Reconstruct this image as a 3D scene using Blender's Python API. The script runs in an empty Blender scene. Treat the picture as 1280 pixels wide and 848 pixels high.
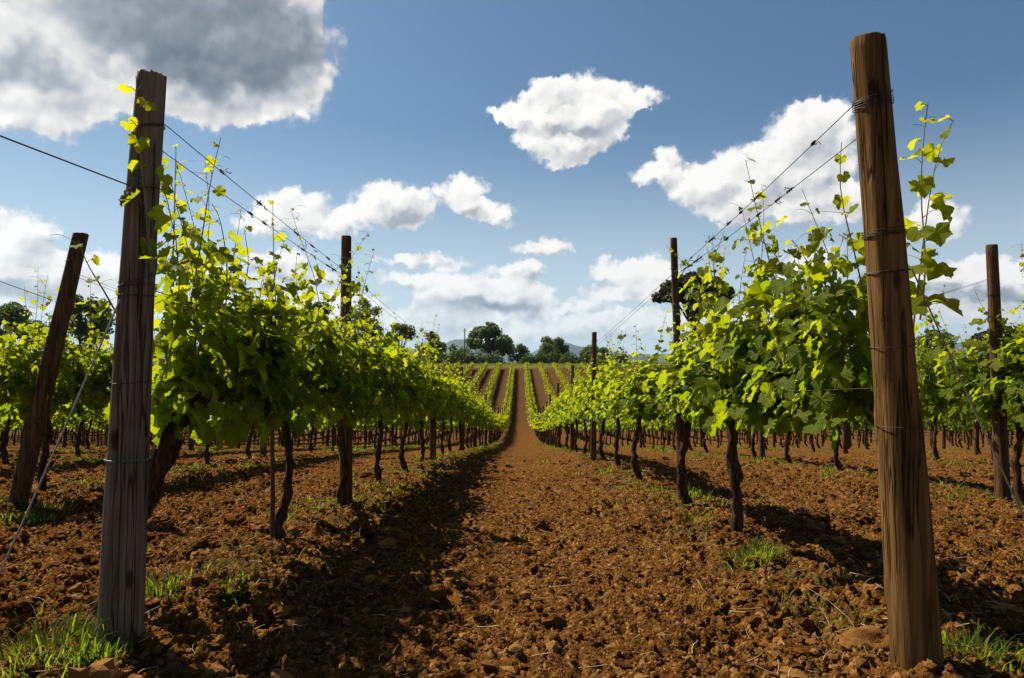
import bpy, math, random
import numpy as np
from mathutils import Vector, Matrix

sc = bpy.context.scene
COL = sc.collection
R = math.radians

# ------------------------------------------------------------------ camera
CAMZ = 1.12
F = 853.0                       # focal length in pixels of the 1280 px wide photograph
cam_d = bpy.data.cameras.new("camera")
cam_d.sensor_width = 36.0
cam_d.lens = 36.0 * F / 1280.0
cam_d.clip_start = 0.05
cam_d.clip_end = 60000
cam = bpy.data.objects.new("camera", cam_d)
COL.objects.link(cam)
cam.location = (0, 0, CAMZ)
PITCH, YAW = math.atan(24 / F), math.atan(10 / F)
cam.rotation_euler = (R(90) + PITCH, 0, YAW)
sc.camera = cam
CAM_M = cam.rotation_euler.to_matrix()


def pdir(px, py):
    """world direction of a pixel of the 1280x848 photograph"""
    return (CAM_M @ Vector(((px - 640) / F, (424 - py) / F, -1))).normalized()


def at(px, py, Y):
    """the world point seen at a pixel, at depth Y along the rows"""
    d = pdir(px, py)
    return np.array([d.x * Y / d.y, Y, CAMZ + d.z * Y / d.y])


# ------------------------------------------------------------------ sun, sky, exposure
SUN = Vector((-0.66, 0.50, 1.0)).normalized()
sun_elev = math.asin(SUN.z)
sun_az = math.atan2(SUN.x, SUN.y)
sl = bpy.data.lights.new("sun", 'SUN')
sl.energy = 5.0
sl.angle = R(0.5)
sl.color = (1.0, 0.90, 0.72)
so = bpy.data.objects.new("sun", sl)
COL.objects.link(so)
so.location = (-30, 20, 60)
so.rotation_euler = SUN.to_track_quat('Z', 'Y').to_euler()

sc.view_settings.view_transform = 'Standard'
sc.view_settings.look = 'None'
sc.view_settings.exposure = 0.88
sc.view_settings.gamma = 1.0
sc.view_settings.use_curve_mapping = False
sc.render.engine = 'CYCLES'
sc.cycles.max_bounces = 6
sc.cycles.diffuse_bounces = 3
sc.cycles.glossy_bounces = 2
sc.cycles.transmission_bounces = 4
sc.cycles.transparent_max_bounces = 8
sc.cycles.volume_bounces = 0
sc.cycles.caustics_reflective = False
sc.cycles.caustics_refractive = False
sc.cycles.use_denoising = True

world = bpy.data.worlds.new("World")
sc.world = world
world.use_nodes = True
NT = world.node_tree
NT.nodes.clear()


class NG:
    """tiny helper to write node graphs as expressions"""
    def __init__(s, nt, dim='3D'):
        s.nt = nt
        s.dim = dim

    def n(s, t, **kw):
        nd = s.nt.nodes.new(t)
        for k, v in kw.items():
            setattr(nd, k, v)
        return nd

    def put(s, sock, v):
        if isinstance(v, bpy.types.NodeSocket):
            s.nt.links.new(v, sock)
        elif v is not None:
            sock.default_value = v

    def m(s, op, a, b=None, c=None, clamp=False):
        nd = s.n('ShaderNodeMath', operation=op, use_clamp=clamp)
        s.put(nd.inputs[0], a)
        s.put(nd.inputs[1], b)
        s.put(nd.inputs[2], c)
        return nd.outputs[0]

    def v(s, op, a, b=None, scale=None):
        nd = s.n('ShaderNodeVectorMath', operation=op)
        s.put(nd.inputs[0], a)
        s.put(nd.inputs[1], b)
        if scale is not None:
            s.put(nd.inputs['Scale'], scale)
        return nd.outputs['Value'] if op in ('LENGTH', 'DISTANCE', 'DOT_PRODUCT') else nd.outputs['Vector']

    def ramp(s, x, lo, hi, a=0.0, b=1.0, smooth=True):
        nd = s.n('ShaderNodeMapRange', interpolation_type='SMOOTHSTEP' if smooth else 'LINEAR')
        s.put(nd.inputs['Value'], x)
        for k, val in (('From Min', lo), ('From Max', hi), ('To Min', a), ('To Max', b)):
            s.put(nd.inputs[k], val)
        return nd.outputs['Result']

    def mix(s, f, a, b, blend='MIX'):
        nd = s.n('ShaderNodeMix', data_type='RGBA', blend_type=blend)
        s.put(nd.inputs[0], f)
        s.put(nd.inputs[6], a)
        s.put(nd.inputs[7], b)
        return nd.outputs[2]

    def noise(s, vec, scale, detail=3.0, rough=0.5, dist=0.0, out='Fac', dim=None):
        dim = dim or s.dim
        nd = s.n('ShaderNodeTexNoise', noise_dimensions=dim)
        s.put(nd.inputs['Vector'], vec)
        nd.inputs['Scale'].default_value = scale
        nd.inputs['Detail'].default_value = detail
        nd.inputs['Roughness'].default_value = rough
        nd.inputs['Distortion'].default_value = dist
        return nd.outputs[out]

    def voro(s, vec, scale, detail=0.0, rough=0.5, feature='F1', out='Distance', smooth=None):
        nd = s.n('ShaderNodeTexVoronoi', feature=feature, voronoi_dimensions=s.dim)
        s.put(nd.inputs['Vector'], vec)
        nd.inputs['Scale'].default_value = scale
        if 'Detail' in nd.inputs:
            nd.inputs['Detail'].default_value = detail
            nd.inputs['Roughness'].default_value = rough
        if smooth is not None:
            nd.inputs['Smoothness'].default_value = smooth
        return nd.outputs[out]

    def map(s, vec, scale=(1, 1, 1), loc=(0, 0, 0)):
        nd = s.n('ShaderNodeMapping')
        s.put(nd.inputs['Vector'], vec)
        nd.inputs['Scale'].default_value = scale
        nd.inputs['Location'].default_value = loc
        return nd.outputs[0]


def build_sky():
    g = NG(NT, '2D')
    tc = g.n('ShaderNodeTexCoord')
    sep = g.n('ShaderNodeSeparateXYZ')
    NT.links.new(tc.outputs['Generated'], sep.inputs[0])
    x, y, z = sep.outputs
    az = g.m('ARCTAN2', x, y)
    el = g.m('ARCSINE', z)
    com = g.n('ShaderNodeCombineXYZ')
    NT.links.new(az, com.inputs[0])
    NT.links.new(el, com.inputs[1])
    P = com.outputs[0]

    def ae(px, py):
        d = pdir(px, py)
        return math.atan2(d.x, d.y), math.asin(d.z)

    # the cloud masses of the day: centre, half width, half height in photo pixels, strength
    clouds = [
        (230, 30, 185, 110, 1.3), (335, 92, 82, 62, 1.2), (60, 40, 150, 85, 1.2), (35, 115, 88, 48, 1.1),
        (110, 5, 160, 60, 1.2), (388, 12, 26, 34, .8), (262, 118, 66, 38, 1.0), (190, 105, 50, 40, .9),
        (720, 126, 58, 36, 1.15), (690, 112, 30, 20, .7), (660, 140, 46, 20, .85), (636, 142, 26, 12, .75), (668, 152, 34, 18, .7), (752, 150, 44, 24, .8), (768, 122, 40, 26, .9), (805, 122, 32, 14, .75),
        (712, 170, 68, 34, 1.1), (702, 190, 50, 20, .95), (660, 176, 24, 14, .6),
        (1012, 185, 66, 58, 1.2), (930, 215, 52, 38, 1.0), (965, 245, 92, 38, 1.1), (868, 232, 44, 26, .85),
        (838, 202, 24, 22, .75), (818, 218, 30, 14, .7), (1015, 152, 34, 26, .8), (1062, 250, 30, 26, .8), (1030, 262, 60, 22, .9), (910, 262, 48, 20, .7),
        (1172, 276, 30, 26, .9), (1140, 285, 26, 16, .6),
        (372, 262, 58, 28, 1.0), (330, 280, 40, 20, .7), (395, 285, 50, 16, .7),
        (488, 256, 58, 34, 1.15), (455, 272, 44, 20, .8), (578, 242, 40, 34, 1.15), (520, 262, 30, 24, .7), (606, 264, 40, 16, .8), (626, 276, 24, 12, .6),
        (535, 327, 68, 10, .75), (682, 310, 42, 15, .9), (640, 336, 48, 14, .8),
        (560, 362, 70, 30, 1.0), (640, 366, 62, 24, 1.0), (510, 348, 40, 12, .6), (600, 386, 110, 18, .8),
        (770, 338, 34, 20, .9), (812, 340, 44, 28, 1.0), (800, 366, 90, 16, .8), (720, 385, 60, 12, .5),
        (620, 414, 210, 18, .7), (560, 388, 60, 20, .9), (690, 394, 46, 12, .6), (430, 380, 60, 22, .8), (760, 408, 80, 14, .6), (885, 225, 34, 30, .8), (738, 158, 50, 36, .8), (840, 402, 150, 18, .7), (470, 400, 140, 20, .7), (960, 395, 90, 16, .6), (1005, 330, 50, 26, .7),
        (1240, 342, 80, 20, .95), (1190, 362, 90, 26, 1.0), (1250, 385, 130, 20, .8), (1130, 395, 90, 14, .5),
        (25, 296, 44, 30, 1.0), (15, 330, 70, 30, .9), (70, 345, 90, 26, .9), (140, 330, 40, 16, .8), (100, 380, 150, 22, .7),
        (345, 326, 48, 18, .8), (370, 352, 60, 20, .7), (270, 340, 50, 16, .6), (300, 385, 130, 20, .6),
        # outside the photograph, so that the sky goes on
        (-260, 40, 160, 60, 1.0), (-420, 260, 150, 40, 1.0), (-180, 330, 120, 30, .9), (1480, 250, 120, 50, 1.0),
        (1700, 330, 160, 40, 1.0), (700, -220, 160, 60, 1.0), (1500, 385, 200, 24, .8),
    ]
    darks = [
        (240, 18, 175, 70, 1.2), (318, 66, 85, 56, .9), (28, 86, 52, 22, .75), (240, 85, 60, 30, .5),
        (722, 166, 46, 16, .5), (700, 150, 36, 10, .18), (1030, 205, 36, 34, .28), (975, 262, 80, 14, .35), (1000, 240, 50, 16, .2),
        (500, 268, 46, 22, .55), (385, 278, 60, 12, .35), (600, 272, 40, 9, .35), (560, 384, 90, 14, .6), (640, 384, 70, 11, .5), (540, 330, 60, 5, .3),
        (645, 340, 40, 5, .25), (800, 362, 60, 9, .35), (1190, 374, 110, 14, .5), (1250, 358, 60, 8, .35), (50, 320, 60, 14, .4), (60, 362, 100, 14, .45), (350, 340, 60, 9, .4), (60, 300, 30, 10, .3),
        (600, 415, 250, 10, .3), (1172, 288, 30, 9, .35),
    ]
    # slow warp of the coordinates, then a fine one
    w1 = g.v('SUBTRACT', g.noise(P, 16, 2, .5, out='Color'), (.5, .5, .5))
    w2 = g.v('SUBTRACT', g.noise(P, 70, 4, .6, out='Color'), (.5, .5, .5))
    Pw = g.v('ADD', P, g.v('ADD', g.v('SCALE', w1, scale=.030), g.v('SCALE', w2, scale=.022)))
    Pd = g.v('ADD', P, g.v('ADD', g.v('SCALE', w1, scale=.060), g.v('SCALE', w2, scale=.010)))

    def field(items, vec, soft=1.0):
        acc = None
        for cx, cy, rx, ry, wt in items:
            a, e = ae(cx, cy)
            p = g.v('MULTIPLY', g.v('SUBTRACT', vec, (a, e, 0)), (F / rx, F / ry, 0))
            q = g.m('MULTIPLY_ADD', g.v('DOT_PRODUCT', p, p), -wt * soft, wt)
            q = g.m('MAXIMUM', q, 0.0)
            acc = q if acc is None else g.m('ADD', acc, q)
        return acc
    s2 = (-.50, .86, 0)
    E = field(clouds, Pw)
    Es = field(clouds, g.v('ADD', Pw, (s2[0] * .014, s2[1] * .014, 0)))
    form = g.m('SUBTRACT', E, Es)
    form = g.m('MINIMUM', g.m('MAXIMUM', form, -.42), .3)
    E = g.m('MINIMUM', E, 1.35)
    D = g.ramp(field(darks, Pd, .8), -.1, 1.25, 0, 1.1)

    def billow(vec, vd):
        # rounded heads: hills with creases between them
        a = g.voro(vec, 30, vd, .45, 'SMOOTH_F1', smooth=.6)
        b = g.noise(vec, 17, 1.5, .5)
        return g.m('ADD', g.m('MULTIPLY_ADD', a, -0.9, .45), g.m('MULTIPLY_ADD', b, .9, -.45))
    Pn = g.v('ADD', P, g.v('SCALE', w2, scale=.004))
    B0 = billow(Pn, 1.6)
    B1 = billow(g.v('ADD', Pn, (s2[0] * .010, s2[1] * .010, 0)), 1.6)
    nz = g.noise(P, 90, 5, .62)
    H = g.m('ADD', g.m('ADD', E, g.m('MULTIPLY', B0, .42)), g.m('MULTIPLY_ADD', nz, .34, -.17))
    inE = g.ramp(E, 0.0, .12)
    alpha = g.m('MULTIPLY', g.ramp(H, .0, .58), inE)
    haz = g.m('MULTIPLY', g.ramp(H, -.10, .3, 0, .14), inE)
    alpha = g.m('MAXIMUM', alpha, haz)
    rim = g.ramp(E, .25, 1.1, 1.0, .32)
    shade = g.m('MULTIPLY', g.m('MULTIPLY', g.m('SUBTRACT', B0, B1), .95), rim)
    slow = g.noise(g.v('ADD', P, g.v('SCALE', w2, scale=.02)), 13, 2, .5)
    shade = g.m('ADD', shade, g.m('MULTIPLY_ADD', slow, .60, -.32))
    shade = g.m('ADD', shade, g.m('MULTIPLY', form, .62))
    shade = g.m('ADD', shade, g.m('MULTIPLY_ADD', nz, .10, -.05))
    core = g.ramp(E, .4, 1.35, 0, .08)
    edge = g.ramp(H, .16, .6, .06, 0)
    lum = g.m('SUBTRACT', g.m('ADD', g.m('SUBTRACT', .98, edge), g.m('MULTIPLY', shade, .62)), g.m('ADD', core, g.m('MULTIPLY', D, .62)))
    cr = g.n('ShaderNodeValToRGB')
    NT.links.new(lum, cr.inputs[0])
    els = cr.color_ramp.elements
    els[0].position, els[0].color = 0.0, (.105, .130, .175, 1)
    els[1].position, els[1].color = 1.0, (1.0, .97, .93, 1)
    for p, c in ((.30, (.22, .245, .29, 1)), (.55, (.40, .425, .47, 1)), (.78, (.74, .73, .72, 1))):
        el_ = els.new(p)
        el_.color = c
    sky = g.n('ShaderNodeTexSky', sky_type='NISHITA')
    sky.sun_disc = False
    sky.sun_elevation = sun_elev
    sky.sun_rotation = sun_az
    sky.altitude = 200
    sky.air_density = 1.0
    sky.dust_density = 1.2
    sky.ozone_density = 2.0
    STR = 0.05
    # polarised, slightly duller blue of the photograph; the air pales towards the horizon
    deep = g.mix(1.0, sky.outputs[0], (.58, .77, .86, 1), 'MULTIPLY')
    hz = g.ramp(el, -.02, .34, .88, 0.0)
    col = g.mix(hz, deep, (7.4, 8.6, 9.6, 1))
    cl = g.mix(1.0, cr.outputs[0], (CL, CL, CL, 1), 'MULTIPLY')
    # low clouds sink into the haze
    alpha = g.m('MULTIPLY', alpha, g.ramp(el, 0.0, .08, .6, 1.0))
    outc = g.mix(alpha, col, cl)
    bg = g.n('ShaderNodeBackground')
    NT.links.new(outc, bg.inputs[0])
    bg.inputs[1].default_value = STR
    o = g.n('ShaderNodeOutputWorld')
    NT.links.new(bg.outputs[0], o.inputs[0])


CL = 11.2
build_sky()
world.cycles.sampling_method = 'MANUAL'
world.cycles.sample_map_resolution = 512

# ------------------------------------------------------------------ numeric helpers
_TAB = {}


def vnoise(x, y, seed=0):
    if seed not in _TAB:
        _TAB[seed] = np.random.RandomState(seed).rand(256, 256)
    T = _TAB[seed]
    xi, yi = np.floor(x).astype(int), np.floor(y).astype(int)
    fx, fy = x - xi, y - yi
    fx, fy = fx * fx * (3 - 2 * fx), fy * fy * (3 - 2 * fy)
    a, b = T[xi & 255, yi & 255], T[(xi + 1) & 255, yi & 255]
    c, d = T[xi & 255, (yi + 1) & 255], T[(xi + 1) & 255, (yi + 1) & 255]
    return (a * (1 - fx) + b * fx) * (1 - fy) + (c * (1 - fx) + d * fx) * fy - .5


def fbm(x, y, octv=4, seed=0, gain=.5):
    s, a = 0, 1
    for k in range(octv):
        s = s + a * vnoise(x * 2 ** k + 17.3 * k, y * 2 ** k - 9.1 * k, seed + k)
        a *= gain
    return s


PROF = np.array([(-400, 2.0), (-60, .9), (-10, .28), (0, .07), (2.5, 0), (6, -.20), (12, -.72), (20, -1.60), (30, -2.78), (40, -3.9),
                 (50, -4.82), (60, -5.52), (70, -5.86), (80, -5.68), (90, -5.22), (110, -3.85), (130, -2.4), (146, -1.28),
                 (160, -.62), (175, -.30), (230, -.35), (300, -2), (600, -14), (2000, -60), (60000, -60)], float)


def profile(y):
    X, Z = PROF[:, 0], PROF[:, 1]
    m = np.empty_like(Z)
    d = np.diff(Z) / np.diff(X)
    m[0], m[-1] = d[0], d[-1]
    h0, h1 = np.diff(X)[:-1], np.diff(X)[1:]
    m[1:-1] = (d[:-1] * h1 + d[1:] * h0) / (h0 + h1)
    y = np.clip(y, X[0], X[-1])
    i = np.clip(np.searchsorted(X, y) - 1, 0, len(X) - 2)
    h = X[i + 1] - X[i]
    t = (y - X[i]) / h
    return (2 * t**3 - 3 * t**2 + 1) * Z[i] + (t**3 - 2 * t**2 + t) * h * m[i] + (-2 * t**3 + 3 * t**2) * Z[i + 1] + (t**3 - t**2) * h * m[i + 1]


ROW0, GAP = -0.07, 2.90


def row_x(k):
    """k = 1, 2, 3 ... rows right of the path, -1, -2 ... rows left of it"""
    return ROW0 + (k - .5) * GAP if k > 0 else ROW0 + (k + .5) * GAP


def ground(x, y, fine=True):
    x = np.asarray(x, float)
    y = np.asarray(y, float)
    z = profile(y)
    u = (x - ROW0) / GAP - .5
    dr = np.abs(u - np.round(u)) * GAP              # distance to the nearest row
    near = np.clip((150 - y) / 10, 0, 1) * np.clip((45 - np.abs(x)) / 5, 0, 1)
    z = z + near * (.07 * np.exp(-(dr / .42) ** 2) - .02)
    z = z + .012 * np.clip(-x - 3, 0, 6) * np.clip((30 - y) / 20, 0, 1)
    z = z + 1.2 * fbm(x / 190, y / 190, 2, 5) * np.clip((np.abs(x) - 40) / 60, 0, 1) * np.clip((y + 5) / 60, 0, 1)
    z = z + .035 * fbm(x / .8, y / .8, 2, 11) * near
    if fine:
        k = np.clip((34 - y) / 24, 0, 1) * np.clip((y + 6) / 3, 0, 1)
        path = np.exp(-((x - .05) / .75) ** 4)
        amp = (.068 - .028 * path) * k
        b = np.abs(fbm(x / .16, y / .16, 4, 21, .55))
        cr = np.abs(fbm(x / .055, y / .055, 3, 31, .6))
        z = z + amp * (.7 - 2.2 * b) + amp * (.25 - 1.1 * cr) * np.clip((14 - y) / 6, 0, 1)
        z = z + .020 * (np.clip(vnoise(x / .035, y / .035, 61), -.1, .5)) * np.clip((9 - y) / 4, 0, 1)
    return z


def gz(x, y):
    return float(ground(np.array([x]), np.array([y]), False)[0])


class MB:
    """collects triangles and quads into one mesh"""
    def __init__(s):
        s.v, s.f, s.n, s.mi, s.t, s.uv = [], [], 0, [], [], []

    def add(s, v, f, mi=0, tint=0.0, uv=None):
        v = np.asarray(v, float).reshape(-1, 3)
        f = np.asarray(f, int)
        s.v.append(v)
        s.f.append(f + s.n)
        s.mi.append(np.full(len(f), mi))
        s.t.append(np.broadcast_to(np.asarray(tint, float), (len(v),)))
        s.uv.append(np.zeros((len(v), 2)) if uv is None else uv)
        s.n += len(v)
        return s

    def tube(s, pts, rad, sides=8, mi=0, cap=True, rough=0.0, seed=0, tint=0.0):
        pts = np.asarray(pts, float)
        n = len(pts)
        rad = np.broadcast_to(np.asarray(rad, float), (n,))
        d = np.gradient(pts, axis=0)
        d /= np.linalg.norm(d, axis=1)[:, None] + 1e-9
        ref = np.array([0, 1., 0]) if abs(d[0][1]) < .8 else np.array([1., 0, 0])
        a = np.cross(d, ref)
        a /= np.linalg.norm(a, axis=1)[:, None] + 1e-9
        b = np.cross(d, a)
        th = np.arange(sides) / sides * 2 * np.pi
        rr = rad[:, None] * np.ones(sides)[None]
        if rough:
            rr = rr * (1 + rough * (np.random.RandomState(seed).rand(n, sides) - .5) * 2)
        ring = pts[:, None] + (a[:, None] * np.cos(th)[None, :, None] + b[:, None] * np.sin(th)[None, :, None]) * rr[..., None]
        v = ring.reshape(-1, 3)
        i = np.arange(n - 1)[:, None] * sides
        j = np.arange(sides)[None]
        j2 = (j + 1) % sides
        q = np.stack([i + j, i + j2, i + sides + j2, i + sides + j], -1).reshape(-1, 4)
        s.add(v, q, mi, tint)
        if cap:
            c = len(v)
            for e, k in ((0, 0), (n - 1, (n - 1) * sides)):
                vv = np.vstack([ring[e], pts[e]])
                jj = np.arange(sides)
                t = np.stack([jj, (jj + 1) % sides, np.full(sides, sides)], -1)
                if e == 0:
                    t = t[:, ::-1]
                s.add(vv, t, mi, tint)
        return s

    def mesh(s, name, mats, smooth=True, attrs=False):
        me = bpy.data.meshes.new(name)
        V = np.vstack(s.v) if s.v else np.zeros((0, 3))
        sizes = np.concatenate([np.full(len(f), f.shape[1]) for f in s.f])
        loops = np.concatenate([f.ravel() for f in s.f])
        me.vertices.add(len(V))
        me.vertices.foreach_set('co', V.astype(np.float32).ravel())
        me.loops.add(len(loops))
        me.loops.foreach_set('vertex_index', loops.astype(np.int32))
        me.polygons.add(len(sizes))
        st = np.concatenate([[0], np.cumsum(sizes)[:-1]])
        me.polygons.foreach_set('loop_start', st.astype(np.int32))
        me.polygons.foreach_set('loop_total', sizes.astype(np.int32))
        me.polygons.foreach_set('material_index', np.concatenate(s.mi).astype(np.int32))
        me.polygons.foreach_set('use_smooth', np.full(len(sizes), smooth))
        if attrs:
            at_ = me.attributes.new('tint', 'FLOAT', 'POINT')
            at_.data.foreach_set('value', np.concatenate(s.t).astype(np.float32))
            a2 = me.attributes.new('blade', 'FLOAT2', 'POINT')
            a2.data.foreach_set('vector', np.vstack(s.uv).astype(np.float32).ravel())
        me.update(calc_edges=True)
        for m_ in (mats if isinstance(mats, (list, tuple)) else [mats]):
            me.materials.append(m_)
        return me


def link(name, me, parent=None, loc=(0, 0, 0), rot=(0, 0, 0)):
    o = bpy.data.objects.new(name, me)
    COL.objects.link(o)
    o.location = loc
    o.rotation_euler = rot
    if parent:
        o.parent = parent
    return o


def tag(o, label=None, cat=None, group=None, kind=None):
    for k, v in (('label', label), ('category', cat), ('group', group), ('kind', kind)):
        if v:
            o[k] = v
    return o


# ------------------------------------------------------------------ materials
def mat(name):
    m = bpy.data.materials.new(name)
    m.use_nodes = True
    nt = m.node_tree
    nt.nodes.clear()
    g = NG(nt)
    out = g.n('ShaderNodeOutputMaterial')
    return m, g, out


def principled(g, col, rough=.8, spec=.3, bump=None, bstr=.5, bdist=.01):
    b = g.n('ShaderNodeBsdfPrincipled')
    g.put(b.inputs['Base Color'], col)
    g.put(b.inputs['Roughness'], rough)
    g.put(b.inputs['Specular IOR Level'], spec)
    if bump is not None:
        bn = g.n('ShaderNodeBump')
        bn.inputs['Strength'].default_value = bstr
        bn.inputs['Distance'].default_value = bdist
        g.put(bn.inputs['Height'], bump)
        g.nt.links.new(bn.outputs[0], b.inputs['Normal'])
    return b


def soil_material():
    m, g, out = mat('tilled_soil')
    geo = g.n('ShaderNodeNewGeometry')
    P = geo.outputs['Position']
    sep = g.n('ShaderNodeSeparateXYZ')
    g.put(sep.inputs[0], P)
    X, Y = sep.outputs[0], sep.outputs[1]
    n1 = g.noise(P, 1.3, 4, .6)
    n2 = g.noise(P, 22, 5, .65)
    n3 = g.noise(P, 140, 3, .6)
    base = g.mix(g.ramp(n1, .3, .7), (.064, .0245, .0055, 1), (.108, .045, .011, 1))
    base = g.mix(g.ramp(n2, .38, .72), base, (.180, .086, .024, 1))
    base = g.mix(g.ramp(n3, .55, .8, 0, .6), base, (.25, .14, .052, 1))
    vc = g.n('ShaderNodeTexVoronoi', feature='F1')
    g.put(vc.inputs['Vector'], g.v('ADD', P, g.v('SCALE', g.noise(P, 40, 2, out='Color'), scale=.02)))
    vc.inputs['Scale'].default_value = 62
    sv = g.n('ShaderNodeSeparateColor')
    g.put(sv.inputs[0], vc.outputs['Color'])
    base = g.mix(g.ramp(sv.outputs[0], 0, 1, 0, .55), base, (.034, .012, .003, 1))
    base = g.mix(g.ramp(sv.outputs[1], .72, 1, 0, .7), base, (.30, .155, .05, 1))
    crumb = g.m('SUBTRACT', 1.0, g.m('MULTIPLY', vc.outputs['Distance'], 1.3))
    # strips of weeds and dry straw litter under the rows
    u = g.m('SUBTRACT', g.m('DIVIDE', g.m('SUBTRACT', X, ROW0), GAP), .5)
    dr = g.m('ABSOLUTE', g.m('SUBTRACT', u, g.m('ROUND', u)))
    strip = g.ramp(dr, .05, .24, 1, 0)
    infield = g.m('MULTIPLY', g.ramp(Y, 148, 151, 1, 0), g.ramp(g.m('ABSOLUTE', X), 44, 46, 1, 0))
    wn = g.noise(P, 1.8, 5, .65)
    wf = g.m('MULTIPLY', strip, g.ramp(wn, .48, .62, 0, .75))
    fine = g.noise(P, 60, 3, .6)
    weed = g.mix(fine, (.022, .032, .006, 1), (.075, .068, .02, 1))
    weed = g.mix(g.ramp(g.noise(P, 3.7, 3), .5, .65, 0, .8), weed, (.12, .075, .030, 1))
    col = g.mix(wf, base, weed)
    # earth colour shifts to a darker, greyer brown towards the far slope
    col = g.mix(g.ramp(Y, 40, 90, 0, .65), col, (.062, .036, .020, 1))
    # grass headland beyond the vineyard
    gr = g.mix(g.noise(P, .35, 5, .6), (.035, .048, .010, 1), (.10, .095, .027, 1))
    gr = g.mix(g.ramp(g.noise(P, .03, 3), .45, .6), gr, (.12, .105, .045, 1))
    far = g.ramp(Y, 800, 4000, 0, .7)
    gr = g.mix(far, gr, (.06, .085, .04, 1))
    col = g.mix(infield, gr, col)
    bh = g.m('ADD', g.m('MULTIPLY', n2, 1.0), g.m('MULTIPLY', n3, .35))
    bh = g.m('ADD', bh, g.m('MULTIPLY', crumb, .55))
    bh = g.m('ADD', bh, g.m('MULTIPLY', g.noise(P, 6, 3, .6), g.ramp(Y, 12, 30, 0, 4.5)))
    b = principled(g, col, 1.0, 0.0, bh, .9, .018)
    g.nt.links.new(b.outputs[0], out.inputs[0])
    return m


def clod_material():
    m, g, out = mat('soil_lumps')
    geo = g.n('ShaderNodeNewGeometry')
    P = geo.outputs['Position']
    r = geo.outputs['Random Per Island']
    n2 = g.noise(P, 60, 4, .65)
    n1 = g.noise(P, 1.3, 4, .6)
    base = g.mix(g.ramp(n1, .3, .7), (.062, .024, .0055, 1), (.108, .045, .011, 1))
    base = g.mix(g.ramp(g.noise(P, 18, 2), .3, .6, .7, 0), base, (.040, .014, .0035, 1))
    base = g.mix(g.ramp(r, .45, 1.0, 0, .95), base, (.20, .100, .032, 1))
    base = g.mix(g.ramp(n2, .4, .8, 0, .6), base, (.185, .088, .026, 1))
    b = principled(g, base, 1.0, 0.0, n2, .8, .008)
    g.nt.links.new(b.outputs[0], out.inputs[0])
    return m


def leaf_material(name, dark, light, tdark, tlight, trans=.5, rough=.6, spec=.09, veins=True):
    m, g, out = mat(name)
    geo = g.n('ShaderNodeNewGeometry')
    r = geo.outputs['Random Per Island']
    tn = g.n('ShaderNodeAttribute')
    tn.attribute_name = 'tint'
    t = tn.outputs['Fac']
    f = g.m('ADD', g.m('MULTIPLY', t, .75), g.m('MULTIPLY', r, .35), clamp=True)
    col = g.mix(f, dark, light)
    tcol = g.mix(f, tdark, tlight)
    bump = None
    if veins:
        uvn = g.n('ShaderNodeAttribute')
        uvn.attribute_name = 'blade'
        s2 = g.n('ShaderNodeSeparateXYZ')
        g.put(s2.inputs[0], uvn.outputs['Vector'])
        ang = g.m('ABSOLUTE', g.m('ARCTAN2', s2.outputs[0], s2.outputs[1]))
        rad = g.v('LENGTH', uvn.outputs['Vector'])
        lines = None
        for a0 in (0.0, .95, 1.95):
            l = g.m('MULTIPLY', g.m('ABSOLUTE', g.m('SUBTRACT', ang, a0)), rad)
            lines = l if lines is None else g.m('MINIMUM', lines, l)
        v = g.ramp(lines, .008, .045, 1, 0)
        crumple = g.noise(uvn.outputs['Vector'], 5.5, 2, .5)
        col = g.mix(g.m('MULTIPLY', v, .35), col, (.12, .15, .03, 1))
        tcol = g.mix(g.m('MULTIPLY', v, .35), tcol, (.40, .42, .05, 1))
        bump = g.m('ADD', g.m('MULTIPLY', v, .5), crumple)
    b = principled(g, col, rough, spec, bump, .5, .006)
    tr = g.n('ShaderNodeBsdfTranslucent')
    g.put(tr.inputs[0], tcol)
    mx = g.n('ShaderNodeMixShader')
    mx.inputs[0].default_value = trans
    g.nt.links.new(b.outputs[0], mx.inputs[1])
    g.nt.links.new(tr.outputs[0], mx.inputs[2])
    g.nt.links.new(mx.outputs[0], out.inputs[0])
    return m


def wood_material(name, c1, c2, c3, scale=1.0, crack=.5):
    m, g, out = mat(name)
    tc = g.n('ShaderNodeTexCoord')
    oi = g.n('ShaderNodeObjectInfo')
    P = g.v('ADD', tc.outputs['Object'], g.v('SCALE', (1, 1, 1), scale=g.m('MULTIPLY', oi.outputs['Random'], 9.0)))
    gr = g.noise(g.map(P, (38 * scale, 38 * scale, 1.6 * scale)), 1.0, 6, .65, .4)
    big = g.noise(g.map(P, (6, 6, 1.3)), 1.0, 4, .6)
    fine = g.noise(g.map(P, (160, 160, 6)), 1.0, 3, .6)
    col = g.mix(g.ramp(gr, .34, .66), c1, c2)
    col = g.mix(g.ramp(big, .45, .75, 0, .75), col, c3)
    ck = g.ramp(g.m('ABSOLUTE', g.m('SUBTRACT', g.noise(g.map(P, (15, 15, .55)), 1.0, 3, .55), .5)), .0, .022, 1, 0)
    col = g.mix(g.m('MULTIPLY', ck, crack), col, (.012, .008, .005, 1))
    # knots
    kv = g.voro(g.map(P, (9, 9, 3.2)), 1.0, 0)
    kn = g.ramp(kv, .08, .17, 1, 0)
    col = g.mix(g.m('MULTIPLY', kn, .85), col, (.03, .017, .009, 1))
    h = g.m('SUBTRACT', g.m('ADD', gr, g.m('MULTIPLY', fine, .35)), g.m('MULTIPLY', ck, .8))
    b = principled(g, col, .9, .07, h, .9, .007)
    g.nt.links.new(b.outputs[0], out.inputs[0])
    return m


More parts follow.
